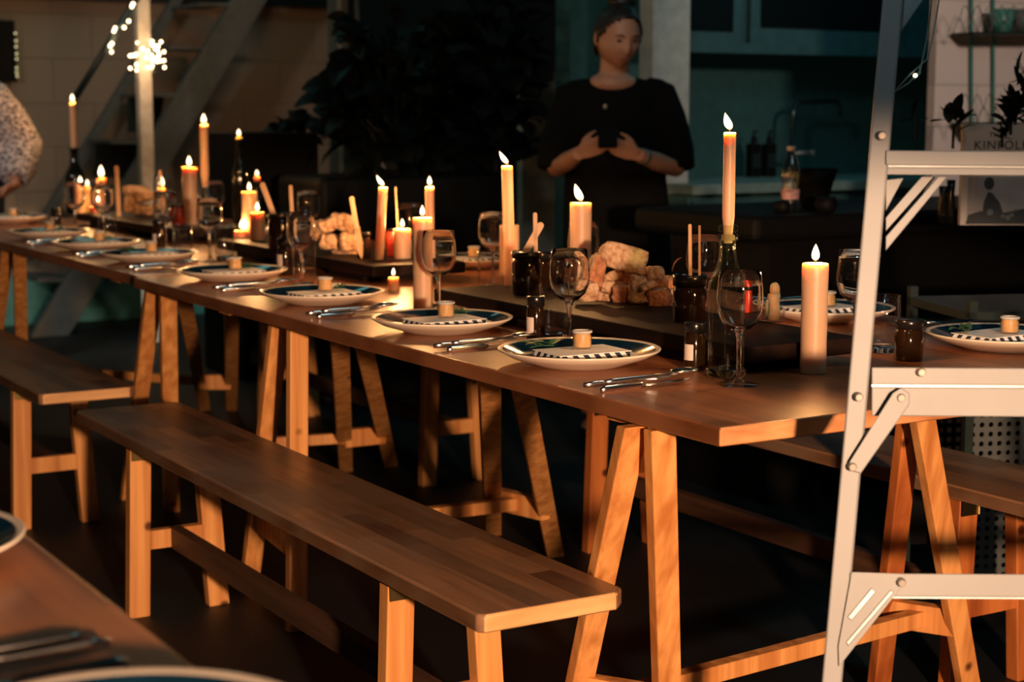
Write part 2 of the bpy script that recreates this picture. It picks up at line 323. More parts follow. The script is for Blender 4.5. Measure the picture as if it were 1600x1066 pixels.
def mesh(name, parts, mats, smooth=False):
    if isinstance(parts, tuple): parts = [parts]
    if not isinstance(mats, (list, tuple)): mats = [mats]
    V, Fc, mi = [], [], []
    for p in parts:
        v, f = p[0], p[1]; k = p[2] if len(p) > 2 else 0
        o = len(V); V += [tuple(x) for x in v]; Fc += [tuple(i + o for i in q) for q in f]; mi += [k] * len(f)
    me = bpy.data.meshes.new(name); me.from_pydata(V, [], Fc)
    for m in mats: me.materials.append(m)
    me.polygons.foreach_set('material_index', mi)
    if smooth: me.polygons.foreach_set('use_smooth', [True] * len(me.polygons))
    import bmesh
    bm = bmesh.new(); bm.from_mesh(me); bmesh.ops.remove_doubles(bm, verts=bm.verts, dist=1e-6); bmesh.ops.recalc_face_normals(bm, faces=bm.faces); bm.to_mesh(me); bm.free()
    me.update(); return me
def paint_ends(o, mat, ax=1):
    o.data.materials.append(mat)
    for p in o.data.polygons:
        if abs(p.normal[ax]) > .9: p.material_index = 1
    return o
def obj(name, parts, mat, parent=None, smooth=False, bevel=0, loc=None, sub=0, autosmooth=True):
    me = parts if isinstance(parts, bpy.types.Mesh) else mesh(name, parts, mat, smooth)
    o = bpy.data.objects.new(name, me); COL.objects.link(o)
    if parent: o.parent = parent
    if loc is not None: o.location = loc
    if bevel:
        b = o.modifiers.new('b', 'BEVEL'); b.width = bevel; b.segments = 3; b.limit_method = 'ANGLE'; b.angle_limit = R(40)
    if sub:
        s = o.modifiers.new('s', 'SUBSURF'); s.levels = sub; s.render_levels = sub
    return o
def tag(o, label, cat, group=None):
    o['label'] = label; o['category'] = cat
    if group: o['group'] = group
    return o
def thing(name, label, cat, loc=(0, 0, 0), rz=0, group=None):
    o = bpy.data.objects.new(name, None); o.empty_display_size = .05; COL.objects.link(o)
    o.location = loc; o.rotation_euler = (0, 0, rz); return tag(o, label, cat, group)
def struct(name, parts, mat, **k):
    o = obj(name, parts, mat, **k); o['kind'] = 'structure'; return o
KIDS = {}
def kids(o): return [c for c in bpy.data.objects if c.parent == o]
def dup(root, loc, rz, label, group=None, scale=None):
    r = root.copy(); COL.objects.link(r); r.location = loc; r.rotation_euler = (0, 0, rz); r['label'] = label
    if group: r['group'] = group
    if scale: r.scale = scale
    for ch in kids(root):
        c = ch.copy(); COL.objects.link(c); c.parent = r
        for g in kids(ch):
            d = g.copy(); COL.objects.link(d); d.parent = c
    return r

T, B = .75, .80
# ------------------------------------------------------------------ setting
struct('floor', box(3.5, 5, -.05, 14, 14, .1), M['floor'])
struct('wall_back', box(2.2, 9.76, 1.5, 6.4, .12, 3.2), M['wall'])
a = onY(528, 100, 8.0).x
struct('baseboard_back', box(2.2, 9.68, .14, 6.2, .03, .28), M['tealboard'])
struct('wall_middle', box((a + 5.8) / 2, 8.06, 1.5, 5.8 - a, .12, 3.0), M['darkwall'])
struct('trim_1', box(2.6, 9.66, onY(150, 3, 9.66).z + .09, 5.4, .1, .16), M['darksteel'])         # ceiling beam along the back wall
kx0, kx1 = onY(1078, 100, 5.8).x, onY(1462, 100, 4.9).x
struct('trim_2', box((onY(1020, 100, 5.8).x + kx0) / 2, 5.85, 1.5, kx0 - onY(1020, 100, 5.8).x, .1, 3.0), M['jamb'], bevel=.004)
struct('wall_kitchen', box(5.4, 6.36, 1.5, 2.7, .12, 3.0), M['tealwall'])
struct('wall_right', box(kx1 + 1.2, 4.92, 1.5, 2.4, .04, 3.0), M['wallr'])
# ------------------------------------------------------------------ dining tables
def tabletop(x0, x1, y0, y1, name, label, cat='table'):
    t = thing(name, label, cat, ((x0 + x1) / 2, (y0 + y1) / 2, T))
    w, l = x1 - x0, y1 - y0
    paint_ends(obj('tabletop', box(0, 0, -.0145, w, l, .029), M['table'], t, bevel=.004), M['tedge'])
    for yy in (-l / 2 + .30, l / 2 - .60): obj('batten', box(0, yy, -.0355, w - .06, .07, .013), M['leg'], t)
    return t
tabletop(1.49, 2.66, 1.915, 4.53, 'long_dining_table', 'near long wooden dining table top holding pillar candles and bread boards')
tabletop(1.51, 2.66, 4.55, 7.25, 'long_dining_table', 'far long wooden dining table top butted against the near one, by the stairs')
tabletop(-.55, .467, -.6, 2.75, 'foreground_table', 'wooden table at the lower left corner in the foreground with cutlery')
def leg(px0, py0, px1, py1, k=1.0, z0=.716, w=.046, d=.024):
    p0 = at(px0, py0, z0); p1 = at(px0 + (px1 - px0) * k, py0 + (py1 - py0) * k, 0); return p0, p1
def ptz(l, z): return l[0].lerp(l[1], (l[0].z - z) / l[0].z)
def trestle(legs, label, zst=.2, w=.046, d=.025, mats=('leg',) * 4):
    c = sum((l[1] for l in legs), Vector()) / 4; t = thing('trestle', label, 'trestle', (c.x, c.y, 0), 0, None); c = Vector((c.x, c.y, 0))
    ls = [(a - c, b_ - c) for a, b_ in legs]
    for (a, b_), m in zip(ls, mats):
        o = obj('leg', xf(beam(Vector((0, 0, .7)), (b_ - a) * 1.0 + Vector((0, 0, .7)), w, d, cut=True), Matrix.Translation(a - Vector((0, 0, .7)))), M[m], t, bevel=.003)
    mids = []
    for i in (0, 2):
        a, b_ = ptz(ls[i], zst), ptz(ls[i + 1], zst)
        obj('spreader', beam(a, b_, .03, .055, side=(1, 0, 0)), M['leg'], t, bevel=.002); mids.append((a + b_) / 2)
        tm = (ls[i][0] + ls[i + 1][0]) / 2
        0 and obj('head_block', beam(ls[i][0] - Vector((0, 0, .035)), ls[i + 1][0] - Vector((0, 0, .035)), .03, .06), M['leg'], t, bevel=.002)
    obj('stretcher', beam(mids[0], mids[1], .03, .032, side=(0, 1, 0)), M['leg'], t, bevel=.002)
    return t
def lg(x0, y0, x1, y1): return Vector((x0, y0, .716)), Vector((x1, y1, 0))
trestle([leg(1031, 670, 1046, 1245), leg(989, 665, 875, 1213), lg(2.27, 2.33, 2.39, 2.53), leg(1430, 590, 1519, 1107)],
        'pine trestle under the near end of the table, its legs brightly lit', mats=('leg', 'leg', 'dimleg', 'leg'))
trestle([leg(465, 510, 463, 985), leg(437, 500, 389, 918), leg(764, 560, 770, 835), leg(805, 550, 867, 868)],
        'pine trestle under the middle of the near table, behind the front bench', mats=('leg',) * 4)
trestle([leg(262, 455, 268, 800), leg(240, 450, 200, 780), leg(529, 500, 540, 735), leg(559, 498, 611, 727)],
        'pine trestle under the far table just past the joint of the two tops')
trestle([leg(30, 392, 36, 640), leg(12, 386, -20, 630), leg(362, 440, 361, 640), leg(283, 440, 320, 640)],
        'pine trestle under the far left end of the far table')
# ------------------------------------------------------------------ benches
def bench(label, legm='leg'):
    t = thing('bench', label, 'bench', (1.227, 2.153, 0), 0, 'benches along the long table')
    W_, L_ = .272, 2.07
    paint_ends(obj('seat', prism([(0.01, 0), (W_ - .022, 0), (W_, .02), (W_, L_ - .02), (W_ - .02, L_), (0.01, L_), (0, L_ - .01), (0, .01)], .42, .45, 'xy'), M['bench'], t, bevel=.005), M['edge'])
    ends = []
    for yy in (.36, 1.71):
        tl = []
        for x0, x1 in ((.045, .03), (.205, .232)):
            a, b_ = Vector((x0, yy, .42)), Vector((x1, yy, 0)); tl.append((a, b_))
            obj('leg', beam(a, b_, .052, .034, cut=True), M[legm], t, bevel=.003)
        p, q = tl[0][0].lerp(tl[0][1], .56), tl[1][0].lerp(tl[1][1], .56)
        obj('cross_bar', beam(p, q, .024, .045, side=(0, 1, 0)), M[legm], t); ends.append((p + q) / 2)
        obj('hinge', [box(.045, yy - .019, .40, .05, .004, .034), tube([(.067, yy - .021, .384), (.067, yy - .021, .418)], .004)], [M['brass']], t)
    obj('stretcher', beam(ends[0], ends[1], .028, .05), M['brownbar'], t)
    return t
b0 = bench('front wooden bench in the middle of the photo, its end face brightly lit')
g = 'benches along the long table'
dup(b0, (1.216, 4.51, 0), 0, 'wooden bench at the left edge, beyond the front bench', g)
fb = dup(b0, (2.50, 2.10, 0), 0, 'wooden bench on the far side of the near table, seen behind the ladder', g)
dup(b0, (2.50, 4.42, 0), 0, 'wooden bench on the far side of the far table, legs visible in the dark', g)
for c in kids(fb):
    if c.name.startswith(('leg', 'cross_bar')): c.data = c.data.copy(); c.data.materials[0] = M['dimleg']
# ------------------------------------------------------------------ serving boards
def board(x0, x1, y0, y1, label, rz=0):
    t = thing('serving_board', label, 'serving board', ((x0 + x1) / 2, (y0 + y1) / 2, T), rz)
    w, l = x1 - x0, y1 - y0
    obj('plank', box(0, 0, .035, w, l, .03), M['board'], t, bevel=.004)
    for s in (-1, 1): obj('riser_block', box(0, s * (l / 2 - .22), .01, w - .05, .22, .02), M['board'], t)
    return t
board(1.83, 2.09, 2.28, 3.42, 'dark raised wooden serving board nearest the camera, with bread and tall candles')
board(1.96, 2.24, 4.00, 5.12, 'dark raised wooden serving board in the middle of the table, with pale bread')
board(2.00, 2.28, 5.60, 6.78, 'dark raised wooden serving board farthest away on the left')
# ------------------------------------------------------------------ place settings
def plate(label, x, y):
    t = thing('dinner_plate', label, 'plate', (x, y, T), 0, 'blue glazed dinner plates')
    obj('dish', lathe([(0, 0), (.075, 0), (.085, .004), (.125, .017), (.1455, .028), (.1468, .0305), (.1445, .0318), (.134, .027), (.110, .016), (.08, .0095), (0, .008)], 64), M['ceramic'], t, smooth=True)
    obj('blue_glaze', lathe([(.1375, .0295), (.134, .0278), (.110, .0168), (.08, .0103), (0, .0088)], 64), M['blue'], t, smooth=True)
    return t
def napkin(label, x, y, rz, z):
    v, f = [], []; nx, ny = 14, 10
    pts = lambda u, w: (u * .088, w * (.052 if abs(u) < .7 else .052 * math.sqrt(max(0.04, 1 - ((abs(u) - .7) / .3) ** 2))))
    for s in (0, 1):
        for i in range(nx + 1):
            for j in range(ny + 1):
                a, b_ = pts(i / nx * 2 - 1, j / ny * 2 - 1)
                v.append(Vector((a, b_, s * .0045 + .0008 * math.sin(a * 90 + s))))
    n0 = (nx + 1) * (ny + 1); I = lambda s, i, j: s * n0 + i * (ny + 1) + j
    for i in range(nx):
        for j in range(ny):
            f.append((I(0, i, j), I(0, i, j + 1), I(0, i + 1, j + 1), I(0, i + 1, j))); f.append((I(1, i, j), I(1, i + 1, j), I(1, i + 1, j + 1), I(1, i, j + 1)))
    for i in range(nx):
        for j in (0, ny): f.append((I(0, i, j), I(0, i + 1, j), I(1, i + 1, j), I(1, i, j)))
    for j in range(ny):
        for i in (0, nx): f.append((I(0, i, j), I(0, i, j + 1), I(1, i, j + 1), I(1, i, j)))
    o = obj('napkin', (v, f), M['napkin'], smooth=False, loc=(x, y, z)); o.rotation_euler = (0, 0, rz)
    return tag(o, label, 'napkin', 'white folded napkins on plates')
def booklet(label, x, y, rz, z):
    t = thing('menu_card', label, 'menu card', (x, y, z), rz, 'striped menu cards on plates')
    obj('cover', [box(0, 0, .0105, .148, .098, .0012)], M['card'], t)
    obj('striped_edge', box(0, 0, .005, .144, .094, .0098), M['stripe'], t)
    obj('printed_lines', [box(.03, .025 - k * .011, .0113, .05 - .012 * (k % 2), .0018, .0006) for k in range(4)], M['print_'], t)
    return t
def honey(label, x, y, z):
    t = thing('honey_jar', label, 'jar', (x, y, z), 0, 'tiny honey jars on the menu cards')
    obj('glass', lathe([(0, 0), (.0165, 0), (.018, .003), (.018, .024), (.0155, .027), (.017, .029), (.017, .033), (.0152, .0335), (.0152, .0265), (.0165, .023), (.0165, .004), (0, .003)], 24), M['glass'], t, smooth=True)
    obj('rim', [lathe([(.0168, .0286), (.0184, .0292), (.0184, .0330), (.0168, .0336)], 24)], M['mglass'], t, smooth=True)
    obj('honey', lathe([(0, .0032), (.0155, .0038), (.0162, .006), (.0162, .0225), (.0148, .0265), (.0148, .031), (0, .031)], 24), M['honey'], t, smooth=True)
    return t
def leafmesh(L_, w, droop=.3, tw=0):
    v, f = [], []; n = 8
    for i in range(n + 1):
        u = i / n; ww = w * math.sin(math.pi * min(1, u * .95 + .03)) ** .8
        for s in (-1, 0, 1): v.append(Vector((u * L_, s * ww / 2, droop * L_ * math.sin(u * 2.2) * .5 + (abs(s) * .12 * ww) + tw * s * ww * u)))
    for i in range(n):
        for s in (0, 1): a = i * 3 + s; f.append((a, a + 1, a + 4, a + 3))
    return v, f
def sprig(label, x, y, z, rz, kind):
    t = thing('herb_sprig', label, 'herb sprig', (x, y, z), rz, 'green sprigs beside the honey jars')
    P = []
    if kind == 0: P = [xf(leafmesh(.045, .022, .35), Matrix.Translation((.01 * k, 0, .002)) @ Matrix.Rotation(a_, 4, 'Z')) for k, a_ in enumerate((2.6, 3.3, .4, 3.0))]
    else: P = [xf(leafmesh(.014, .008, .6), Matrix.Translation((.035 * random.random(), .02 * random.random(), .003 + .006 * random.random())) @ Matrix.Rotation(random.random() * 6, 4, 'Z')) for k in range(26)]
    o = obj('leaves', P, M['leaf'], t)
    if kind == 2: obj('blossoms', [ball((.012 + .03 * random.random() - .02, .018 * random.random(), .006 + .007 * random.random()), .0035, seg=8, n=5) for _ in range(16)], M['flower'], t, smooth=True)
    obj('stem', tube([(-.02, 0, .002), (.0, .003, .004), (.03, 0, .002)], .0009, 6), M['leaf'], t)
    return t
def fork_m():
    P = [tube([(0, 0, .004), (.02, 0, .0045), (.09, 0, .005), (.12, 0, .006)], [.004, .0055, .0035, .0025], 10, .45),
         prism([(.118, -.003), (.135, -.0115), (.15, -.0125), (.15, .0125), (.135, .0115), (.118, .003)], .005, .0068, 'xy')]
    for k in range(4):
        yy = -.0106 + k * .00707; P.append(tube([(.149, yy, .0059), (.165, yy, .0075), (.185, yy, .012)], [.0018, .0016, .0009], 6, .7))
    return P
def knife_m():
    return [tube([(0, 0, .005), (.01, 0, .005), (.085, 0, .005), (.095, 0, .005)], [.004, .0075, .006, .003], 10, .5)], [prism([(.093, -.004), (.10, -.009), (.17, -.010), (.195, .002), (.20, .006), (.093, .006)], .0042, .0058, 'xy')]
def spoon_m():
    v, f = ball((.163, 0, .011), .028, .0175, .005, 20, 10)
    return [tube([(0, 0, .004), (.02, 0, .0045), (.09, 0, .006), (.138, 0, .009)], [.004, .0055, .0035, .0025], 10, .45), (v, f)]
def cutlery(kind, label, x, y, z, rz, group=None):
    if kind == 'fork':
        t = thing('fork', label, 'fork', (x, y, z), rz, group); P = fork_m(); obj('handle', P[:1], M['steel'], t, smooth=True); obj('tines', P[1:], M['steel'], t)
    elif kind == 'knife':
        t = thing('knife', label, 'knife', (x, y, z), rz, group); h, b_ = knife_m(); obj('handle', h, M['steel'], t, smooth=True); obj('blade', b_, M['steel'], t, bevel=.0004)
    else:
        t = thing('spoon', label, 'spoon', (x, y, z), rz, group); P = spoon_m(); obj('handle', P[:1], M['steel'], t, smooth=True); obj('bowl', P[1:], M['steel'], t, smooth=True)
    return t
near = [(1.652, 2.536, 'nearest the camera'), (1.665, 3.075, 'second from the near end'), (1.67, 3.679, 'third from the near end'),
        (1.695, 4.312, 'fourth from the near end'), (1.69, 4.98, 'fifth from the near end'),
        (1.69, 5.50, 'sixth from the near end'), (1.693, 6.08, 'seventh from the near end')]
far = [(2.477, 2.815, 'behind the rightmost pillar candle'), (2.47, 2.30, 'right of the ladder rail'),
       (2.433, 4.318, 'on the far side between two boards'), (1.80, 7.0, 'cut by the left edge, far end'),
       (2.47, 5.80, 'on the far side behind three candles')]
kinds = [0, 1, 2, 1, 0, 1, 2, 1, 0, 0, 1, 0]
protos = {}
def setting(i, x, y, where, side):
    L_ = {'plate': 'blue and cream plate ' + where, 'nap': 'white napkin on the plate ' + where, 'menu': 'striped menu card on the plate ' + where,
          'jar': 'tiny honey jar on the plate ' + where, 'sprig': 'green herb sprig on the plate ' + where,
          'fork': 'steel fork beside the plate ' + where, 'knife': 'steel knife beside the plate ' + where, 'spoon': 'steel spoon beside the plate ' + where}
    r = 0 if side > 0 else math.pi; s = side
    specs = [('plate', (x, y, T), 0), ('nap', (x + .02, y - .004, T + .0115), .12 * random.uniform(-1, 1) - .05), ('menu', (x - .003, y - .014 * s, T + .0175), random.uniform(-.05, .05)),
             ('jar', (x + .005, y + random.uniform(-.015, .005), T + .0290), 0)]
    if i < 8: cy = y - .235 if i != 0 else y - .27
    for k, loc, rz in specs:
        if k not in protos:
            protos[k] = {'plate': lambda: plate(L_['plate'], loc[0], loc[1]), 'nap': lambda: napkin(L_['nap'], loc[0], loc[1], rz, loc[2]),
                         'menu': lambda: booklet(L_['menu'], loc[0], loc[1], rz, loc[2]), 'jar': lambda: honey(L_['jar'], *loc)}[k]()
        else: dup(protos[k], loc, rz, L_[k])
    k = ('sprig', kinds[i]); loc = (x - .055 + .03 * (kinds[i] > 0) + .0 * s, y + .045 if kinds[i] == 0 else y - .01 + .02, T + .0290 if kinds[i] else T + .0290)
    if kinds[i] > 0: loc = (x + .035, y + .012, T + .0290)
    if k not in protos: protos[k] = sprig(L_['sprig'], loc[0], loc[1], loc[2], 0, kinds[i])
    else: dup(protos[k], loc, random.random(), L_['sprig'])
    if side < 0: bx, rr = x + .15, math.pi
    else: bx, rr = x - .155, 0
    if i in (9,): return
    cy = y - .262 * (1 if side > 0 else -1)
    if i == 10: return
    for q, (kk, dx, dy, dz, dr) in enumerate((('knife', .012, -.022, 0, .10), ('fork', .0, .010, .006, -.02), ('spoon', .030, -.006, .011, .02))):
        loc = (bx + dx, cy + dy, T + .0005 + dz * .9); gr = 'steel %s beside the plates' % (kk if kk.endswith('s') else kk + 's')
        if kk == 'knife': gr = 'steel knives beside the plates'
        if kk not in protos: protos[kk] = cutlery(kk, L_[kk], *loc, rr + dr, gr)
        else: dup(protos[kk], loc, rr + dr, L_[kk])
for i, (x, y, w_) in enumerate(near): setting(i, x, y, w_, 1)
for i, (x, y, w_) in enumerate(far): setting(i + 7, x, y, w_, -1)
# foreground table
q = at(-197, 888, T); dup(protos['plate'], (q.x + .0, q.y, T), 0, 'blue and cream dinner plate cut off by the left edge of the photo')
q = at(185, 1222, T); dup(protos['plate'], (q.x, q.y, T), 0, 'cream rim of a plate at the bottom edge of the foreground table')
for kk, (px, py), dr, dz, lb in (('fork', (140, 1003), .03, 0, 'topmost'), ('spoon', (172, 1016), .10, .003, 'middle'), ('knife', (200, 1046), .04, 0, 'lowest')):
    q = at(px, py, T); dup(protos[kk], (q.x, q.y, T + .0005 + dz), math.pi + dr, 'blurred steel %s on the foreground table, %s of three handles' % (kk, lb))
# ------------------------------------------------------------------ wine glasses and tumblers
GH = .19
def wine_glass(label, x, y):
    t = thing('wine_glass', label, 'wine glass', (x, y, T + .0007), 0, 'empty stemmed wine glasses')
    bowl = [(.006, .088), (.018, .094), (.030, .105), (.0375, .123), (.0392, .142), (.0375, .166), (.0345, .189), (.0338, .190), (.0333, .189), (.0363, .166), (.038, .142), (.0363, .124), (.029, .107), (.017, .0965), (0, .093)]
    obj('bowl', lathe(bowl, 48), M['sglass'], t, smooth=True)
    obj('stem', lathe([(0, .0035), (.011, .0048), (.0060, .010), (.0042, .022), (.0038, .055), (.0046, .078), (.008, .088), (.010, .0915), (0, .0935)], 24), M['sglass'], t, smooth=True)
    obj('foot', lathe([(0, 0), (.033, 0), (.0342, .0010), (.033, .0018), (.018, .0035), (.009, .0052), (0, .0056)], 48), M['glass'], t, smooth=True)
    return t
def P_top(px, top, z=T + GH): return at(px, top, z)
glist = [(1157, 424, 'front wine glass right of the green bottle, nearest the camera'), (890, 390, 'wine glass behind the nearest plate, in front of the bread'),
         (685, 361, 'wine glass in front of the tall pillar candle, mid table'), (470, 332, 'wine glass before the heap of pale bread'), (326, 311, 'wine glass left of the short candles of the middle board'),
         (257, 300, 'wine glass in front of a short flame, left part of the table'), (160, 290, 'blurred wine glass under the flame near the far board'), (116, 285, 'blurred wine glass by the dark wine bottle at far left'),
         (1340, 391, 'wine glass half hidden by the ladder rail'), (1101, 368, 'wine glass behind the two thin sticks and the green bottle'), (912, 347, 'wine glass behind the thick candle before the woman'),
         (770, 332, 'wine glass left of the tallest tapered candle'), (482, 298, 'wine glass on the far side behind the pale bread'), (641, 318, 'wine glass on the far side between two taper candles'),
         (335, 283, 'wine glass on the far side beneath the tall left taper'), (254, 273, 'blurred wine glass on the far side at left')]
wg = None
for px, top, lb in glist:
    p = P_top(px, top)
    if wg is None: wg = wine_glass('clear stemmed ' + lb, p.x, p.y)
    else: dup(wg, (p.x, p.y, T + .0007), 0, 'clear stemmed ' + lb)
def tumbler(label, x, y):
    t = thing('tumbler', label, 'tumbler', (x, y, T + .0007), 0, 'clear water tumblers')
    obj('wall', lathe([(.0265, .010), (.0285, .03), (.0295, .06), (.0300, .108), (.0292, .109), (.0286, .108), (.0281, .06), (.0270, .03), (.024, .0155), (0, .0150)], 40), M['glass'], t, smooth=True)
    obj('base', lathe([(0, 0), (.021, 0), (.025, .003), (.0268, .0105), (.024, .0148), (0, .0142)], 40), M['sglass'], t, smooth=True)
    return t
tlist = [(667, 412, 'beside the wine glass in front of the tall pillar candle'), (866, 445, 'behind the nearest plate'), (475, 385, 'below the glass before the pale bread'), (350, 352, 'left of the middle board'),
         (285, 350, 'beside the left thick candle'), (167, 336, 'blurred, under the flame near the far board'), (1383, 462, 'behind the ladder rail'), (765, 393, 'on the far side near the tallest taper')]
tb = None
for px, top, lb in tlist:
    p = at(px, top, T + .109)
    if tb is None: tb = tumbler('clear water tumbler ' + lb, p.x, p.y)
    else: dup(tb, (p.x, p.y, T + .0007), 0, 'clear water tumbler ' + lb)
# ------------------------------------------------------------------ candles
def flame_parts(t, h, fh, lean, power, wick=True):
    fw_ = fh * .23
    prof = [(0, 0), (fw_ * .55, fh * .08), (fw_ * .92, fh * .22), (fw_ * 1.0, fh * .36), (fw_ * .82, fh * .56), (fw_ * .48, fh * .76), (fw_ * .18, fh * .93), (0, fh)]
    fl = obj('flame', lathe(prof, 20, (0, 0, 0), lean), M['flame'], t, smooth=True, loc=(0, 0, h + .005))
    if wick: obj('wick', tube([(0, 0, h - .004), (0, 0, h + .004), (lean[0] * .01, lean[1] * .01, h + .011)], .0011, 6), M['wick'], t)
    l = bpy.data.lights.new('flame_light', 'POINT'); l.energy = power; l.color = (1, .47, .16); l.shadow_soft_size = .006
    o = bpy.data.objects.new('flame_light', l); COL.objects.link(o); o.parent = t; o.location = (lean[0] * fh * .6, lean[1] * fh * .6, h + .005 + fh * .55)
def candle(name, label, px, base, top, wpx, z, fpx=0, lean=(0, 0), flean=(0, 0), power=1.0, pos=None, mat='wax', wobble=.015):
    p = at(px, base, z) if pos is None else Vector(pos); d = dist((p.x, p.y, z)); s = d / F
    dt = dist((p.x, p.y, z + .1)); h = (base - top) * s * 1.005; r = wpx * s / 2
    t = thing(name, label, 'candle', (p.x, p.y, z), 0, 'cream candles along the table')
    n = 7; prof = [(0, 0), (r * .97, 0), (r, .002)]
    for k in range(1, n): prof.append((r * (1 + wobble * math.sin(k * 2.1 + px)), h * k / n))
    prof += [(r * 1.01, h - .004), (r * .97, h), (r * .88, h + .0004), (r * .78, h - .003), (r * .3, h - .004), (0, h - .004)]
    obj('wax_body', lathe(prof, 40, (0, 0, 0), lean), M[mat], t, smooth=True)
    if fpx:
        fh = fpx * s; e = bpy.data.objects.new('x', None)
        top_x, top_y = lean[0] * h, lean[1] * h
        fl_prof = fh * .23
        f_ = obj('flame', lathe([(0, 0), (fl_prof * .55, fh * .08), (fl_prof * .95, fh * .22), (fl_prof, fh * .38), (fl_prof * .8, fh * .58), (fl_prof * .45, fh * .8), (0, fh)], 20, (0, 0, 0), flean), M['flame'], t, smooth=True, loc=(top_x, top_y, h + .004))
        obj('wick', tube([(top_x, top_y, h - .006), (top_x, top_y, h + .004), (top_x + flean[0] * .008, top_y + flean[1] * .008, h + .012)], .0011, 6), M['wick'], t)
        l = bpy.data.lights.new('flame_light', 'POINT'); l.energy = power; l.color = (1, .47, .16); l.shadow_soft_size = min(.006, fl_prof * .8)
        o = bpy.data.objects.new('flame_light', l); COL.objects.link(o); o.parent = t; o.location = (top_x + flean[0] * fh * .5, top_y + flean[1] * fh * .5, h + .004 + fh * .5)
        bpy.data.objects.remove(e)
    return (t, (p.x, p.y, z), h, r)
def votive_glass(label, p, z, r=.019, h=.03):
    o = obj('candle_holder', lathe([(0, 0), (r, 0), (r * 1.05, .002), (r * 1.1, h), (r * 1.02, h + .0006), (r * .98, h), (r * .93, .004), (0, .0035)], 28), M['glass'], smooth=True, loc=(p.x, p.y, z + .0006))
    return tag(o, label, 'candle holder', 'small clear glass candle holders')
LX = lambda k: (RT.x * k, RT.y * k)
PW = 2.2
candle('pillar_candle', 'tall lit pillar candle at the right, just left of the ladder', 1270, 583, 412, 41, T, 27, power=PW)
candle('pillar_candle', 'thick lit pillar candle on the near board, before the woman', 907, 452, 318, 33, B, 27, flean=LX(-.35), power=PW)
candle('taper_candle', 'tallest taper candle on the left end of the near board, flame leaning left', 797, 446, 261, 17.5, B + .004, 20, lean=LX(-.025), flean=LX(-.6), power=PW)
votive_glass('small clear glass holder under the tallest taper of the near board', at(797, 446, B), B, .02, .028)
candle('pillar_candle', 'unlit pillar candle directly behind the tallest taper', 796, 430, 352, 31, B, 0)
candle('pillar_candle', 'tall lit pillar candle behind the wine glass in the middle of the photo', 661, 488, 341, 30, T, 17, power=PW)
candle('taper_candle', 'lit taper candle rising behind the tall middle pillar', 672, 410, 293, 14, B, 15, power=PW)
candle('pillar_candle', 'short lit pillar candle on the near end of the middle board', 629, 404, 358, 27, B, 14, power=PW)
candle('taper_candle', 'leaning lit taper candle on the middle board right of the wooden knife', 592, 406, 294, 14, B + .004, 17, lean=LX(.07), flean=LX(-.6), power=PW)
votive_glass('small clear glass holder under the leaning taper', at(592, 406, B), B, .022, .03)
candle('tealight', 'small lit tealight glowing on the table before the middle board', 615, 455, 433, 17, T + .003, 12, power=.22)
votive_glass('small clear glass holder around the tealight on the table', at(615, 455, T), T, .0165, .03)
candle('pillar_candle', 'lit short candle at the right of three on the left end of the middle board', 403, 376, 332, 23, B, 14, power=.8)
candle('pillar_candle', 'tallest of three lit candles on the left end of the middle board', 391, 371, 300, 24, B, 13, power=.9)
candle('pillar_candle', 'lowest of three lit candles on the left end of the middle board', 378, 372, 360, 24, B, 15, power=.8)
candle('pillar_candle', 'tall lit pillar candle standing beside the left bottle taper', 298, 352, 262, 22.5, B, 16, power=PW)
candle('pillar_candle', 'low lit candle seen over the rim of a wine glass at left', 254, 343, 294, 12, B, 17, power=.8)
candle('taper_candle', 'thick lit taper near the far board, above a wine glass', 160, 335, 279, 13, B, 19, power=.9)
candle('pillar_candle', 'lit pillar candle in front of the dark wine bottle', 127, 333, 291, 20, B, 14, power=.9)
candle('pillar_candle', 'lowest lit candle at the left end of the far board', 123, 339, 326, 22, B, 15, power=.7, pos=(2.03, 6.60, B))
candle('taper_candle', 'thin lit taper behind the wine bottle at far left', 114, 333, 293, 8, B, 10, power=.3, pos=(2.04, 6.74, B))
# bottles used as candle holders
def bottle(name, label, px, base, top, wpx, z, mat, smat=None, neck=.28):
    p = at(px, base, z); s = dist((p.x, p.y, z)) / F; h = (base - top) * s; r = wpx * s / 2; rn = r * .40
    t = thing(name, label, 'bottle', (p.x, p.y, z + .0007), 0)
    prof = [(0, .010), (r * .6, .004), (r * .85, 0), (r, .006), (r, h * .56), (r * .93, h * .62), (r * .68, h * .69), (r * .48, h * .76), (rn, h * .84), (rn * .95, h * .955), (rn * 1.22, h * .958), (rn * 1.22, h * .985), (rn, h)]
    if smat:
        inner = [(rn * .8, h), (rn * .75, h * .84), (r * .40, h * .76), (r * .6, h * .69), (r * .86, h * .615), (r * .93, h * .55), (r * .92, .016), (r * .5, .016), (0, .022)]
        obj('bottle_wall', lathe(prof[4:] + inner[:7], 44), M[mat], t, smooth=True)
        obj('bottle_base', lathe([(0, .010), (r * .6, .004), (r * .85, 0), (r, .006), (r, .014), (r * .9, .017), (r * .5, .018), (0, .024)], 44), M[smat], t, smooth=True)
        obj('neck_ring', lathe([(rn * 1.02, h * .90), (rn * 1.3, h * .905), (rn * 1.3, h * .935), (rn * 1.02, h * .94)], 32), M[smat], t, smooth=True)
    else: obj('bottle_body', lathe(prof, 36), M[mat], t, smooth=True)
    return t, p, h
bt, bp_, bh = bottle('green_bottle', 'clear green glass bottle holding a tall taper, left of the front wine glass', 1134, 590, 352, 62, T, 'green', 'sgreen')
candle('taper_candle', 'tall lit taper candle standing in the green glass bottle', 1134, 0, 0, 0, 0, 0) if False else None
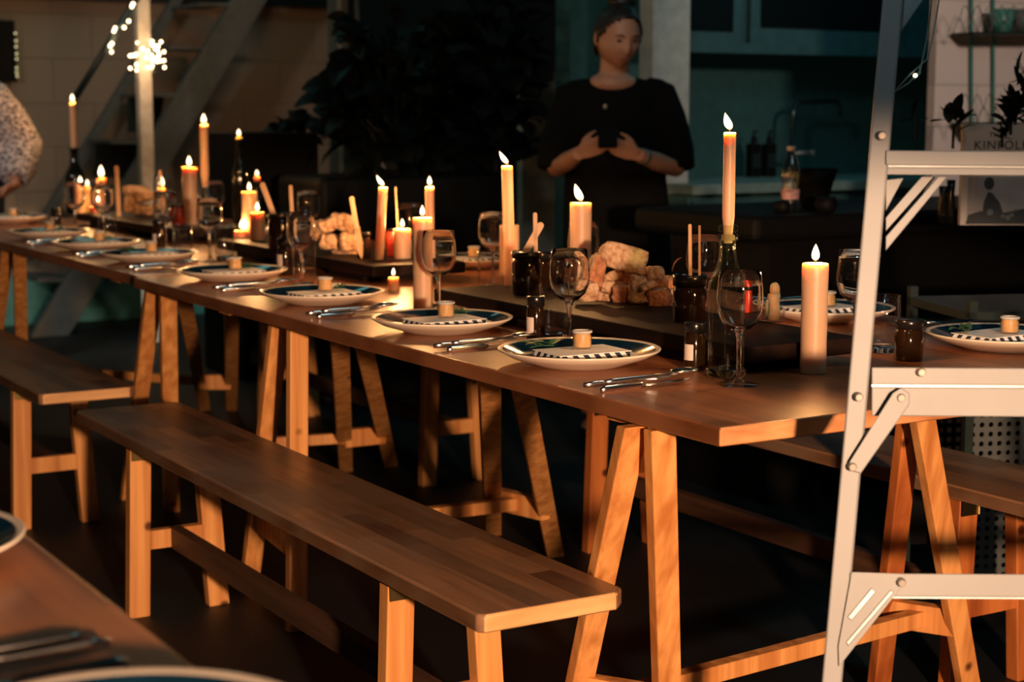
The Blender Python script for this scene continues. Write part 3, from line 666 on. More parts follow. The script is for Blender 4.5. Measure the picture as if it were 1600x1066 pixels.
def taper_in(label, p, z, top_px, wpx, fpx, flean=(0, 0), power=PW, sink=.03):
    d = dist((p.x, p.y, z)); s = d / F
    # height so that the top lies at the photo's row
    h = .3
    for _ in range(12):
        q = Vector((p.x, p.y, z + h)) - CP; row = 533 - F * q.dot(UP) / q.dot(FW); h += (row - top_px) * s
    px = 0; t = thing('taper_candle', label, 'candle', (p.x, p.y, z - sink), 0, 'cream candles along the table'); h += sink; r = wpx * s / 2
    obj('wax_body', lathe([(0, 0), (r * .7, 0), (r * .78, sink * .8), (r, sink * 1.5), (r * 1.02, h * .4), (r * .99, h * .8), (r * 1.01, h - .004), (r * .95, h), (r * .7, h - .002), (0, h - .003)], 32), M['wax'], t, smooth=True)
    fh = fpx * s; fw_ = fh * .24
    obj('flame', lathe([(0, 0), (fw_ * .55, fh * .08), (fw_ * .95, fh * .22), (fw_, fh * .38), (fw_ * .8, fh * .58), (fw_ * .45, fh * .8), (0, fh)], 20, (0, 0, 0), flean), M['flame'], t, smooth=True, loc=(0, 0, h + .004))
    obj('wick', tube([(0, 0, h - .006), (0, 0, h + .004), (flean[0] * .008, flean[1] * .008, h + .012)], .0011, 6), M['wick'], t)
    l = bpy.data.lights.new('flame_light', 'POINT'); l.energy = power; l.color = (1, .47, .16); l.shadow_soft_size = min(.006, fw_ * .8)
    o = bpy.data.objects.new('flame_light', l); COL.objects.link(o); o.parent = t; o.location = (flean[0] * fh * .5, flean[1] * fh * .5, h + .004 + fh * .5)
taper_in('tall lit taper candle standing in the green glass bottle', bp_, T + bh, 207, 19, 27, LX(-.3))
bt, p1, h1 = bottle('clear_bottle', 'small clear glass bottle holding the left tall taper', 322, 345, 280, 22, B, 'glass', 'sglass')
taper_in('tall lit taper candle in a clear bottle, left third of the photo', p1, B + h1, 195, 12.5, 16)
bt, p2, h2 = bottle('dark_wine_bottle', 'dark wine bottle with a taper candle in it at far left', 119, 335, 232, 30, T, 'darkbottle')
taper_in('thin lit taper in the dark wine bottle under the stair rail', p2, T + h2, 160, 10, 12)
bt, p3, h3 = bottle('dark_bottle', 'tall black bottle with a candle stub, in shadow behind the middle board', 376, 350, 219, 24, T, 'darkbottle')
taper_in('short candle stub burning on top of the tall black bottle', p3, T + h3, 214, 10, 11, power=.5, sink=.01)
bt, p4, h4 = bottle('dark_bottle', 'shorter black bottle with a candle stub behind the tallest of three candles', 403, 348, 284, 20, T, 'darkbottle')
taper_in('tiny candle stub burning on the shorter black bottle', p4, T + h4, 276, 10, 9, power=.4, sink=.01)
# melted stub
p = at(1207, 503, B); s = dist(p) / F
t = thing('melted_candle', 'melted unlit candle stub on the near end of the front board', 'candle', (p.x, p.y, B + .004))
def lump(d): return 1 + .22 * noise.noise(d * 3.1)
obj('wax_body', [rings([(0, 0, 0, .013, .013), (.001, 0, .015, .0145, .013), (0, 0, .035, .012, .013), (0, 0, .05, .010, .010)], 20), ball((.004, 0, .058), .010, .009, .014, fn=lump), ball((.010, 0, .046), .006, .006, .010, fn=lump), ball((-.012, .002, .022), .005, .006, .018, fn=lump), ball((.011, 0, .02), .005, .005, .016, fn=lump)], M['wax2'], t, smooth=True)
obj('wick', tube([(0, 0, .06), (.001, 0, .074)], .0013, 6), M['wick'], t)
votive_glass('small clear glass holder under the melted candle stub', p, B, .022, .026)
# ------------------------------------------------------------------ jars
def jar(name, label, px, base, top, wpx, z, glass='amber', lidh=.22, lab=False, open_=False):
    p = at(px, base, z); s = dist((p.x, p.y, z)) / F; h = (base - top) * s; r = wpx * s / 2
    t = thing(name, label, 'jar', (p.x, p.y, z)); hb = h * (1 - lidh)
    obj('jar_glass', lathe([(0, 0), (r * .88, 0), (r * .97, h * .04), (r * .97, hb * .86), (r * .86, hb * .95), (r * .84, hb), (0, hb)], 36), M[glass], t, smooth=True)
    obj('lid', lathe([(r * .80, hb), (r * .93, hb + .001), (r * .96, h * .98), (r * .90, h), (r * .84, h * .985), (0, h * .98)] if not open_ else [(r * .80, hb), (r * .98, hb), (r * 1.0, h * .97), (r * .93, h), (r * .80, h * .97), (r * .78, hb + .002), (0, hb + .002)], 36), M['lid'], t, smooth=True)
    if lab:
        a0 = math.atan2(-FW.y, -FW.x) - .75 if lab is True else lab
        v, f = [], []
        for k in range(9):
            a_ = a0 + .13 * (k - 4); v += [Vector((r * .985 * math.cos(a_), r * .985 * math.sin(a_), hb * .30)), Vector((r * .985 * math.cos(a_), r * .985 * math.sin(a_), hb * .72))]
        for k in range(8): f.append((2 * k, 2 * k + 2, 2 * k + 3, 2 * k + 1))
        obj('label', (v, f), M['label'], t)
    return (t, (p.x, p.y, z), h, r)
jar('small_amber_jar', 'small dark amber jar with a white label, left of the green bottle', 1085, 579, 503, 35, T, lab=True)
jar('small_amber_jar', 'small dark amber jar with a white label behind the nearest plate', 837, 536, 462, 30, T, lab=True)
jar('small_amber_jar', 'small dark jar with a white label between the third and fourth plates', 446, 430, 372, 26, T, lab=True)
jar('small_amber_jar', 'small dark jar with a white label beside the left wine glass', 249, 392, 344, 20, T, lab=True)
jar('small_amber_jar', 'small dark jar with a white label by the farthest plate on the near side', 88, 358, 324, 16, T, lab=True)
jar('amber_jar', 'stout dark amber jar right of the ladder rail', 1419, 563, 498, 46, T)
J1 = jar('open_preserve_jar', 'open dark jar with a wooden spreader leaning in it, left end of the near board', 823, 460, 392, 48, B, 'amber', .16, open_=True)
J2 = jar('preserve_jar', 'dark lidded jar just right of the open jar on the near board', 860, 452, 395, 40, B)
J3 = jar('open_preserve_jar', 'stout amber jar with two upright sticks, right of the bread on the near board', 1077, 502, 428, 54, B, 'amber', .24, open_=True)
jar('preserve_jar', 'small amber jar beside the tied wooden knife on the middle board', 569, 404, 362, 22, B)
J4 = jar('open_preserve_jar', 'black open jar right of the three short candles on the middle board', 437, 388, 333, 36, B, 'amber', .16, open_=True)
J5 = jar('red_preserve_jar', 'red jar half hidden behind the leaning taper of the middle board', 613, 400, 357, 22, B, 'redjar', .1)
jar('red_preserve_jar', 'small red jar beside the left thick pillar candle', 279, 352, 320, 20, B, 'redjar', .12)
jar('red_preserve_jar', 'red waxed jar seen through the front wine glass', 1172, 500, 447, 19, B, 'redjar', .12)
# ------------------------------------------------------------------ wooden sticks and spreaders
def stick(name, label, pa, pb, za, zb, w=.012, th=.0025, tip=False, da=None):
    if isinstance(za, tuple): d = dist(za[1]); a_ = atd(pa[0], pa[1], d)
    else: a_ = at(pa[0], pa[1], za); d = dist(a_)
    b_ = atd(pb[0], pb[1], d)
    ax = b_ - a_; L_ = ax.length; z_ = ax.normalized(); side = (RT - z_ * RT.dot(z_)).normalized(); n_ = z_.cross(side)
    pts = []
    for k in range(9):
        an = math.pi * k / 8; pts.append((math.cos(an) * w / 2, L_ - w / 2 + math.sin(an) * w / 2))
    if tip: pts += [(-w * .5, L_ * .5), (-w * .75, L_ * .38), (-w * .7, L_ * .15), (-w * .1, 0), (w * .35, L_ * .08), (w * .75, L_ * .3), (w * .5, L_ * .5)]
    else: pts += [(-w / 2, 0), (w / 2, 0)]
    o = obj(name, prism(pts, -th / 2, th / 2), M['stick'], bevel=.0004)
    o.matrix_world = Matrix(((side.x, n_.x, z_.x, a_.x), (side.y, n_.y, z_.y, a_.y), (side.z, n_.z, z_.z, a_.z), (0, 0, 0, 1)))
    return tag(o, label, 'wooden utensil', 'wooden sticks and spreaders in the jars')
stick('wooden_spreader', 'broad wooden spreader leaning out of the open jar by the tallest taper', (803, 426), (847, 348), J1, 0, .015)
stick('wooden_stick', 'upright wooden stick behind the leaning spreader of the near board', (838, 450), (836, 332), J1, 0, .009)
stick('wooden_stick', 'left of two thin upright sticks in the stout amber jar', (1079, 492), (1078, 350), J3, 0, .0065)
stick('wooden_stick', 'right of two thin upright sticks, reaching down in front of the amber jar', (1093, 503), (1093, 352), B + .001, 0, .0045)
k1 = stick('wooden_knife', 'wooden butter knife tied with twine, leaning on the pale bread', (566, 406), (549, 307), B + .001, 0, .013, tip=True)
o = obj('twine', tube([(math.cos(u) * .010, math.sin(u) * .004, .072 + .0012 * u) for u in [k * .5 for k in range(30)]], .0012, 6), M['twine'], k1)
stick('wooden_spreader', 'wooden stick standing behind the black jar, left of the far wine glass', (459, 384), (454, 289), B + .001, 0, .011)
stick('wooden_spreader', 'broad wooden spreader tilted left, above the black open jar', (444, 380), (409, 285), J4, 0, .016)
stick('wooden_stick', 'thin wooden stick standing between the leaning taper and the short pillar', (624, 398), (618, 292), J5, 0, .005)
stick('wooden_spreader', 'pointed wooden spreader upright at the far board', (186, 338), (182, 259), B, 0, .016)
stick('wooden_stick', 'thin pink-lit wooden stick behind the low candle at left', (254, 348), (250, 266), B + .001, 0, .008)
# ------------------------------------------------------------------ bread
def chunk(label, px, py, z, sz, rot, seed, crustside=True, name='bread_chunk', group='torn bread on the near board', d=None, row=474):
    import bmesh
    if row: d0 = dist(at(px, row, B)); sz = [q_ * d0 / 3.0 for q_ in sz]; d = d0 + (d or 0)
    p = atd(px, py, d)
    rnd = random.Random(seed); n = 5; v, f, idx = [], [], {}
    bm = bmesh.new(); bmesh.ops.create_cube(bm, size=1); bmesh.ops.subdivide_edges(bm, edges=bm.edges[:], cuts=5, use_grid_fill=True)
    off = Vector((seed * 3.3, seed * 1.7, 0)); tp = rnd.uniform(-.25, .25); ty = rnd.uniform(-.25, .25)
    for w_ in bm.verts:
        c = w_.co.copy(); r_ = c.length; c = c * (1 - .16 * max(0, (r_ - .55)) / .3)
        c.x *= 1 + tp * c.z * 2 * .8; c.y *= 1 + ty * c.x
        c += Vector((noise.noise(c * 2.2 + off), noise.noise(c * 2.2 + off + Vector((9, 0, 0))), noise.noise(c * 2.2 + off + Vector((0, 9, 0))))) * .13
        c += Vector((noise.noise(c * 9 + off), noise.noise(c * 9 + off * 2), noise.noise(c * 9 - off))) * .035
        w_.co = Vector((c.x * sz[0], c.y * sz[1], c.z * sz[2]))
    me = bpy.data.meshes.new(name); 
    for q_ in bm.faces: q_.smooth = True; q_.material_index = 0
    bm.normal_update()
    if crustside:
        for q_ in bm.faces:
            if q_.normal.x > .75 or q_.normal.z < -.8 or (seed % 2 == 0 and group.startswith('torn') and q_.normal.y < -.6): q_.material_index = 1
    bm.to_mesh(me); bm.free(); me.materials.append(M['bread']); me.materials.append(M['crust'])
    o = bpy.data.objects.new(name, me); COL.objects.link(o); o.location = p; o.rotation_euler = rot
    return tag(o, label, 'bread', group)
gb = 'torn bread on the near board'
chunk('large slab of bread topping the near heap, tilted to the right', 974, 403, 0, (.085, .03, .045), (.1, .28, -YAW), 3, d=.02, name='bread_slice')
chunk('tall torn slice of bread at the left side of the near heap', 930, 425, 0, (.030, .03, .062), (0, .25, -YAW + .3), 4, d=0, name='bread_slice')
chunk('crusty lower end of the left bread slice in the near heap', 918, 455, 0, (.038, .04, .034), (0, .1, -YAW), 5, d=-.03)
for i, (px, py, w_, h_, rr, d, lb) in enumerate([
    (971, 459, 27, 26, .0, .02, 'square crusty cube at the front of the near heap'), (996, 452, 24, 40, .12, -.02, 'upright brown cube in front center of the near heap'),
    (1030, 465, 34, 26, -.12, -.03, 'flat brown piece at the front right of the near heap'), (1023, 428, 28, 22, .08, .04, 'small cube on the upper right of the near heap'),
    (990, 424, 30, 15, .3, .04, 'thin crust flake under the top slab, right'), (950, 448, 16, 20, .3, .03, 'tiny crumbly piece left of the square cube'),
    (972, 429, 16, 18, .5, .04, 'orange crust bit under the top slab'), (957, 432, 20, 14, -.5, .04, 'shadowed crumb piece left below the top slab'),
    (1034, 445, 20, 20, .2, .02, 'shaded piece between the right cube and the flat piece'), (1046, 462, 18, 20, 0, .02, 'grey shaded piece touching the amber jar'),
    (980, 440, 12, 26, .35, .03, 'narrow wedge standing between two cubes'), (1012, 446, 26, 10, -.45, -.05, 'slanting pale slice lying on the flat piece'),
    (995, 440, 40, 40, .1, .07, 'hidden dark chunk in the core of the near heap'), (952, 460, 40, 30, .1, .07, 'hidden dark chunk at the base of the near heap'), (1030, 450, 40, 36, .1, .07, 'hidden chunk at the back right of the near heap')]):
    s = 3.0 / F; chunk(lb, px, py, 0, (w_ * s * 1.05, w_ * s, h_ * s * 1.08), (0, rr, -YAW + .3 * math.sin(i * 2.3)), 10 + i, d=d)
gb2 = 'cut pale bread on the middle board'
for i, (px, py, w_, h_, rr, lb) in enumerate([
    (513, 378, 25, 22, 0, 'square pale cube in the front left of the middle heap'), (543, 378, 24, 26, 0, 'pale cube in the front right of the middle heap'),
    (512, 352, 28, 20, -.35, 'tilted pale chunk at the upper left of the middle heap'), (540, 348, 28, 26, .35, 'pointed pale chunk at the upper right of the middle heap'),
    (527, 343, 20, 16, .5, 'small pale chunk crowning the middle heap'), (500, 360, 18, 30, 0, 'pale chunk behind the wine glass of the middle heap'), (545, 393, 44, 10, 0, 'flat crust slab under the middle heap')]):
    d = -.03 if i < 2 else .04; s = 3.0 / F; chunk(lb, px, py, 0, (w_ * s * 1.05, w_ * s, h_ * s * 1.08), (0, rr, -YAW + .25 * math.sin(i)), 40 + i, crustside=(i == 6), d=d, group=gb2, row=397)
gb3 = 'blurred bread on the far board'
for i, (px, py, w_, h_, rr, lb) in enumerate([
    (206, 318, 20, 26, 0, 'upright pale piece at the left of the far heap'), (215, 298, 36, 14, .1, 'flat piece on top of the far heap'), (228, 308, 30, 12, -.2, 'slanting slice at the right of the far heap'),
    (226, 328, 30, 14, 0, 'low pale piece at the bottom right of the far heap')]):
    d = 0; s = 3.0 / F; chunk('blurred bread, ' + lb, px, py, 0, (w_ * s * 1.05, w_ * s, h_ * s * 1.08), (0, rr, -YAW), 60 + i, crustside=False, d=d, group=gb3, row=337)
q = atd(1050, 424, dist(at(1050, 474, B))); t = thing('dried_leaf', 'curled brown leaf sticking up behind the near heap of bread', 'leaf', q, -YAW)
obj('blade', xf(leafmesh(.035, .014, .6), Matrix.Rotation(-.7, 4, 'Y')), M['crust'], t)
# ------------------------------------------------------------------ stepladder
LD = 2.30
def lp(px, py, dd=0): return atd(px, py, LD + dd)
t = thing('stepladder', 'white aluminium stepladder cut off by the right edge of the photo', 'ladder', atd(1262, 1560, LD) * 1.0)
base = Vector(t.location); t.location.z = 0; base.z = 0
n = -Vector((FW.x, FW.y, 0)).normalized()          # faces the camera side
sv = RT.copy()
def lpoly(pts, d0, d1, mat, name, par, bev=.0015):
    """flat piece of the ladder: outline in its own leaning plane, d0..d1 thickness towards the room"""
    P0 = [lp(a_, b_, d0) - base for a_, b_ in pts]; P1 = [lp(a_, b_, d1) - base for a_, b_ in pts]; n_ = len(pts)
    f = [tuple(range(n_)), tuple(range(n_, 2 * n_))[::-1]] + [(k, n_ + k, n_ + (k + 1) % n_, (k + 1) % n_) for k in range(n_)]
    return obj(name, (P0 + P1, f), M[mat], par, bevel=bev)
tope, bote = -330, 1500
rail_l = lambda y: 1379 - (y) * (1379 - 1284) / 1066; rail_r = lambda y: 1411 - y * .0892
rail = lpoly([(rail_l(tope), tope), (rail_r(tope), tope), (rail_r(1499), 1499), (rail_l(1499), 1499)], 0, .028, 'ladder', 'side_rail', t, .003)
RX = 1975                                             # mirror axis of the ladder, other rail beyond the frame
mx_ = lambda pts: [(2 * 1690 - a_ , b_) for a_, b_ in pts]
lpoly(mx_([(rail_l(tope), tope), (rail_r(tope), tope), (rail_r(1499), 1499), (rail_l(1499), 1499)]), 0, .028, 'ladder', 'side_rail', t, .003)
def step(y0, y1, y2, y3, xl):
    xr = 3380 - xl
    o = lpoly([(xl, y0), (xr, y0 + 4), (xr, y1 + 4), (xl, y1)], -.004, .075, 'ladder', 'step', t)
    if y3: lpoly([(xl, y2), (xr, y2 + 4), (xr, y3 + 4), (xl, y3)], .004, .04, 'ladder', 'step_apron', t)
    lpoly([(xl, y1), (xr, y1 + 4), (xr, (y2 or y1 + 3) + 4), (xl, (y2 or y1 + 3))], .012, .03, 'groove', 'step_groove', t, 0)
step(235, 258, 261, 273, 1384)
step(574, 601, 605, 650, 1362)
step(896, 932, None, None, 1328)
step(-95, -72, -69, -50, 1410)
# gusset braces
def strip(pts, d0, d1, name='brace', mat='ladder'): return lpoly(pts, d0, d1, mat, name, t, .0012)
strip([(1384, 340), (1384, 362), (1462, 276), (1440, 276)], .05, .065); strip([(1384, 370), (1384, 392), (1480, 276), (1466, 276)], .03, .045)
strip([(1384, 281), (1384, 330), (1412, 278)], .07, .08, 'brace')
strip([(1404, 15), (1404, 55), (1475, -46), (1440, -46)], .03, .045, mat='groove')
strip([(1327, 722), (1331, 736), (1345, 740), (1421, 632), (1421, 615), (1408, 606), (1395, 614)], -.012, -.004)
strip([(1331, 894), (1412, 897), (1416, 908), (1311, 1042), (1310, 1010)], -.005, -.004, 'gusset')
strip([(1362, 919), (1369, 925), (1331, 970), (1324, 965)], -.0075, -.0045, 'gusset_slot', 'groove'); strip([(1392, 922), (1397, 926), (1325, 1010), (1322, 1004)], -.0075, -.0045, 'gusset_slot', 'groove')
for px, py in ((1342, 621), (1408, 622), (1332, 730), (1409, 911), (1440, 582), (1378, 212)):
    q = lp(px, py, -.012) - base; m_ = Matrix.Translation(q) @ (n * -1).to_track_quat('Z', 'Y').to_matrix().to_4x4()
    obj('rivet', [xf(lathe([(0, -.003), (.0045, -.003), (.006, 0), (.006, .008), (0, .008)], 16), m_)], M['rivet'], t, smooth=False)
# rear frame of the ladder
a0, a1 = lp(1450, -300, .15) - base, lp(1500, 1500, .15) - base
for xs in (1475,):
    pass
# fairy light wire hanging on the ladder
w = thing('fairy_light_wire', 'fairy light wire hanging behind the top of the stepladder', 'string lights', lp(1440, 145, .12))
b_ = Vector(w.location)
for pts in ([(1462, -60), (1456, 0), (1448, 60), (1441, 95), (1438, 110), (1420, 130), (1397, 144)], [(1478, -60), (1467, 0), (1457, 60), (1449, 92), (1437, 103), (1422, 116), (1397, 144)], [(1438, 103), (1438, 115), (1428, 124)]):
    obj('wire', tube([lp(a_, c_, .12) - b_ for a_, c_ in pts], .0011, 6), M['wire'], w)
obj('bulb', ball(lp(1430, 118, .12) - b_, .0028), M['bulb'], w)
# ------------------------------------------------------------------ left: staircase, post, rail, fairy lights
ys = 9.1
t = thing('staircase', 'grey open staircase rising to the right against the back wall', 'staircase', (onY(75, 530, ys).x, ys, 0)); b_ = Vector(t.location)
def yprism(pts, y0, y1, org): return ([onY(a_, c_, ys) + Vector((0, y0, 0)) - org for a_, c_ in pts] + [onY(a_, c_, ys) + Vector((0, y1, 0)) - org for a_, c_ in pts],
    [tuple(range(len(pts))), tuple(range(len(pts), 2 * len(pts)))[::-1]] + [(k, len(pts) + k, len(pts) + (k + 1) % len(pts), (k + 1) % len(pts)) for k in range(len(pts))])
def strl(x0): return [(x0 + 352, -60), (x0 + 405, -60), (x0 + 57, 530), (x0 - 1, 530)]
obj('stringer', yprism(strl(48), 0, .06, b_), M['stringer'], t, bevel=.004)
obj('stringer', yprism([(320, -20), (338, -20), (75, 420), (57, 420)], .45, .49, b_), M['stringer'], t)
for k, (xa, xb, yy) in enumerate([(310, 365, 4), (265, 338, 72), (228, 292, 146), (175, 250, 220), (140, 205, 292), (95, 160, 364), (60, 115, 436)]):
    obj('tread', yprism([(xa, yy), (xb, yy), (xb, yy + 5), (xa, yy + 5)], .02, .46, b_), M['stringer'], t)
    if k in (2, 3): obj('riser', yprism([(xa, yy + 5), (xb - 6, yy + 5), (xb - 18, yy + 60), (xa, yy + 62)], .30, .32, b_), M['darksteel'], t)
q = onY(229, 280, 8.6); struct('trim_3', box(q.x, q.y, 1.4, .068, .068, 2.8), M['post'], bevel=.006)
t = thing('stair_handrail', 'dark sloping handrail wrapped in fairy lights at upper left', 'handrail', (onY(118, 150, 8.4).x, 8.4, onY(118, 150, 8.4).z)); b_ = Vector(t.location)
obj('rail', tube([onY(216, -6, 8.4) - b_, onY(118, 152, 8.4) - b_], .017, 12), M['darksteel'], t, smooth=True)
obj('bracket', tube([onY(118, 152, 8.4) - b_, onY(116, 170, 8.4) - b_], .012, 10), M['darksteel'], t)
def bulbs(label, pts, Y, wire, rad=.008, strand=.35):
    t = thing('fairy_lights', label, 'string lights', onY(pts[0][0], pts[0][1], Y), 0); o_ = Vector(t.location)
    first = None
    for a_, c_ in pts:
        q = onY(a_, c_, Y + random.uniform(-.03, .0)) - o_
        if first is None: first = obj('bulb', ball((0, 0, 0), rad, seg=10, n=6), M['bulb'], t, smooth=True, loc=q)
        else:
            c = first.copy(); COL.objects.link(c); c.location = q
    obj('wire', tube([onY(a_, c_, Y - .01) - o_ for a_, c_ in wire], .0015, 5), M['wire'], t); return t
bulbs('fairy lights wound along the sloping stair handrail', [(208, 6), (201, 33), (194, 43), (180, 44), (178, 49), (175, 68), (174, 81), (206, 10), (172, 72)], 8.37, [(212, 0), (200, 34), (179, 46), (176, 70), (172, 82)])
q0 = onY(230, 87, 8.6); t = thing('fairy_lights', 'ball of fairy lights wound around the white post', 'string lights', q0); fb0 = None
for k in range(44):
    a_ = random.random() * 6.28; e_ = random.uniform(-1, 1); rr = .045 + .05 * random.random(); q_ = Vector((math.cos(a_) * rr, math.sin(a_) * rr, e_ * .075))
    if fb0 is None: fb0 = obj('bulb', ball((0, 0, 0), .0075, seg=10, n=6), M['bulb'], t, smooth=True, loc=q_)
    else: c = fb0.copy(); COL.objects.link(c); c.location = q_
obj('wire', tube([(math.cos(k * .8) * .0475, math.sin(k * .8) * .0475, -.08 + k * .0032) for k in range(50)], .0015, 5), M['wire'], t)
lamp('fairy_glow', 'POINT', onY(230, 88, 8.40), 2.2, (1, .66, .36), .05); lamp('rail_glow', 'POINT', onY(188, 50, 8.3), .5, (1, .66, .36), .05)
# dark framed panel at left edge with small lights
t = thing('wall_screen', 'black framed panel with a string of tiny lights at the left edge', 'picture frame', onY(0, 125, 9.6)); b_ = Vector(t.location)
obj('panel', [([onY(a_, c_, 9.6) + Vector((0, d_, 0)) - b_ for d_ in (0, .05) for a_, c_ in ((-60, 30), (23, 32), (27, 128), (-60, 128))], [(0, 1, 2, 3), (7, 6, 5, 4), (0, 4, 5, 1), (1, 5, 6, 2), (2, 6, 7, 3), (3, 7, 4, 0)])], M['black'], t)
fb_ = None
for a_, c_ in [(24, 52), (25, 64), (25, 73), (26, 84), (26, 92), (26, 106), (27, 119), (26, 113)]:
    q = onY(a_, c_, 9.56) - b_
    if fb_ is None: fb_ = obj('bulb', ball((0, 0, 0), .006, seg=8, n=5), emit('dim_bulb', (.9, .8, .4), 1.2), t, loc=q)
    else: c = fb_.copy(); COL.objects.link(c); c.location = q
# ------------------------------------------------------------------ middle: cabinet panel, plants, table with things in the dark
def slab(name, x0p, x1p, y0p, y1p, Y, th, mat, label=None, cat=None, floor=False, bev=.004, st=False):
    a_, c_ = onY(x0p, y0p, Y), onY(x1p, y1p, Y); z0 = 0 if floor else c_.z; z1 = a_.z
    o = obj(name, box(0, 0, 0, c_.x - a_.x, th, z1 - z0), M[mat], bevel=bev, loc=((a_.x + c_.x) / 2, Y + th / 2, (z0 + z1) / 2))
    if st: o['kind'] = 'structure'
    elif label: tag(o, label, cat)
    return o
slab('wall_panel', 816, 880, 112, 420, 7.0, .05, 'jamb', 'pale grey upright door panel left of the woman', 'panel', True)
slab('door_frame', 560, 690, -30, 330, 7.6, .05, 'darksteel', 'dark doorway board behind the plants', 'panel', True)
slab('trim_4', 532, 548, -40, 300, 7.9, .05, 'stringer', st=True)
# lattice glass door behind the woman
t = thing('door_1', '', '', onY(990, 100, 6.4)); b_ = Vector(t.location); t['kind'] = 'structure'
for k_ in ('label', 'category'): del t[k_]
def ybar(p, q, r_, Y): return beam(onY(p[0], p[1], Y) - b_, onY(q[0], q[1], Y) - b_, r_, .02, side=(0, 1, 0))
obj('door_frame', [beam(onY(1016, -60, 6.4) - b_, Vector((onY(1016, 300, 6.4).x, 6.4, 0)) - b_, .03, .03), beam(onY(905, -60, 6.4) - b_, Vector((onY(905, 300, 6.4).x, 6.4, 0)) - b_, .03, .03)], M['darksteel'], t)
obj('door_panel', [([onY(a_, c_, 6.43) + Vector((0, d_, 0)) - b_ for d_ in (0, .02) for a_, c_ in ((905, -60), (1016, -60), (1016, 470), (905, 470))], [(0, 1, 2, 3), (7, 6, 5, 4), (0, 4, 5, 1), (1, 5, 6, 2), (2, 6, 7, 3), (3, 7, 4, 0)])], M['jamb'], t)
obj('lattice', [ybar((985, -20), (1016, 35), .012, 6.38), ybar((1016, 35), (985, 110), .012, 6.38), ybar((960, 60), (985, 110), .012, 6.38), ybar((1002, -20), (1018, 5), .012, 6.38)], M['darksteel'], t)
def plant(label, px, py, d, rx, rz_, n, leafL, potpx=None, name='potted_plant', seed=1, mat='darkleaf', hang=False):
    rnd = random.Random(seed); c = atd(px, py, d); t = thing(name, label, 'plant', (c.x, c.y, 0 if potpx is None else potpx)); o_ = Vector(t.location)
    L_, S_ = [], []
    for k in range(n):
        a_ = rnd.random() * 6.28; e_ = rnd.uniform(-1, 1); rr = rnd.random() ** .45
        p = c - o_ + Vector((math.cos(a_) * rx * rr * math.sqrt(1 - e_ * e_ * .7), math.sin(a_) * rx * .7 * rr, e_ * rz_ * rr ** .5))
        m_ = Matrix.Translation(p) @ Matrix.Rotation(a_ + rnd.uniform(-.6, .6), 4, 'Z') @ Matrix.Rotation(rnd.uniform(-.7, .9), 4, 'Y') @ Matrix.Rotation(rnd.uniform(-.8, .8), 4, 'X')
        l_ = leafL * rnd.uniform(.6, 1.2); L_.append(xf(leafmesh(l_, l_ * rnd.uniform(.45, .75), .5), m_))
        if k % 6 == 0: S_.append(tube([(0, 0, max(.02, (c.z - o_.z) - rz_)), p * .5 + Vector((0, 0, (c.z - o_.z) * .25)), p], [.008, .005, .003], 6))
    obj('foliage', L_, M[mat], t); obj('stems', S_, M['darksteel'], t)
    ph = max(.12, c.z - o_.z - rz_ * .8)
    obj('pot', lathe([(0, 0), (rx * .28, 0), (rx * .36, min(ph, .35)), (rx * .33, min(ph, .35)), (rx * .3, min(ph, .35) - .02), (0, min(ph, .35) - .02)], 28), M['black'], t, smooth=True)
    return t
plant('huge dark leafy plant in the middle background, left of the woman', 618, 160, 7.25, .27, .36, 210, .19, potpx=.84, seed=3)
plant('dark drooping plant beside the pale grey panel', 775, 120, 7.42, .14, .38, 110, .17, potpx=.84, seed=8)
plant('low dark plant at the left of the big leafy plant', 465, 205, 8.15, .14, .06, 60, .09, potpx=1.09, seed=9)
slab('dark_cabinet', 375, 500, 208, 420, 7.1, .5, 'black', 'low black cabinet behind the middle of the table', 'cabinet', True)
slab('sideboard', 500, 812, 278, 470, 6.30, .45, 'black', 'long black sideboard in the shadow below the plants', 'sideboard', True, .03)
# ------------------------------------------------------------------ kitchen
t = thing('kitchen_base_cabinet', 'teal kitchen base cabinet under the pale counter', 'cabinet', (5.3, 5.95, 0))
obj('body', box(0, 0, .43, 2.2, .62, .86), M['cabinet'], t)
for k in range(4): obj('door', box(-.82 + k * .55, -.32, .45, .53, .02, .78), M['cabinet'], t, bevel=.003)
o = obj('worktop', box(0, 0, 0, 2.22, .68, .04), M['counter'], loc=(5.3, 5.93, .885), bevel=.004); tag(o, 'pale stone worktop of the dark kitchen behind the woman', 'worktop')
t = thing('wall_cabinet', 'pair of teal wall cabinets with dark glass panes at the top', 'cabinet', (onY(1080, 70, 5.95).x, 5.95, onY(1080, 70, 5.95).z)); b_ = Vector(t.location)
obj('body', box(.75, .19, .5, 1.55, .34, 1.0), M['cabinet'], t)
obj('bottom_rail', box(.75, .0, -.01, 1.55, .05, .045), M['cabinet'], t)
for xa, xb in ((1060, 1146), (1192, 1400)):
    p_, q_ = onY(xa, -120, 5.93) - b_, onY(xb, 50, 5.93) - b_
    fr = obj('cabinet_door', [box((p_.x + q_.x) / 2, 0, (p_.z + q_.z) / 2 - .02, q_.x - p_.x + .10, .03, p_.z - q_.z + .11)], M['cabinet'], t, bevel=.003)
    obj('pane', box((p_.x + q_.x) / 2, -.016, (p_.z + q_.z) / 2, q_.x - p_.x, .006, p_.z - q_.z), M['pane'], fr)
q = at(1237, 285, .905); q = onY(1237, 250, 6.1); t = thing('kitchen_tap', 'dark chrome kitchen tap with a long square spout', 'tap', (q.x, q.y, .905)); z_ = lambda y: onY(1237, y, 6.1).z - .905; x_ = lambda a_: onY(a_, 200, 6.1).x - q.x
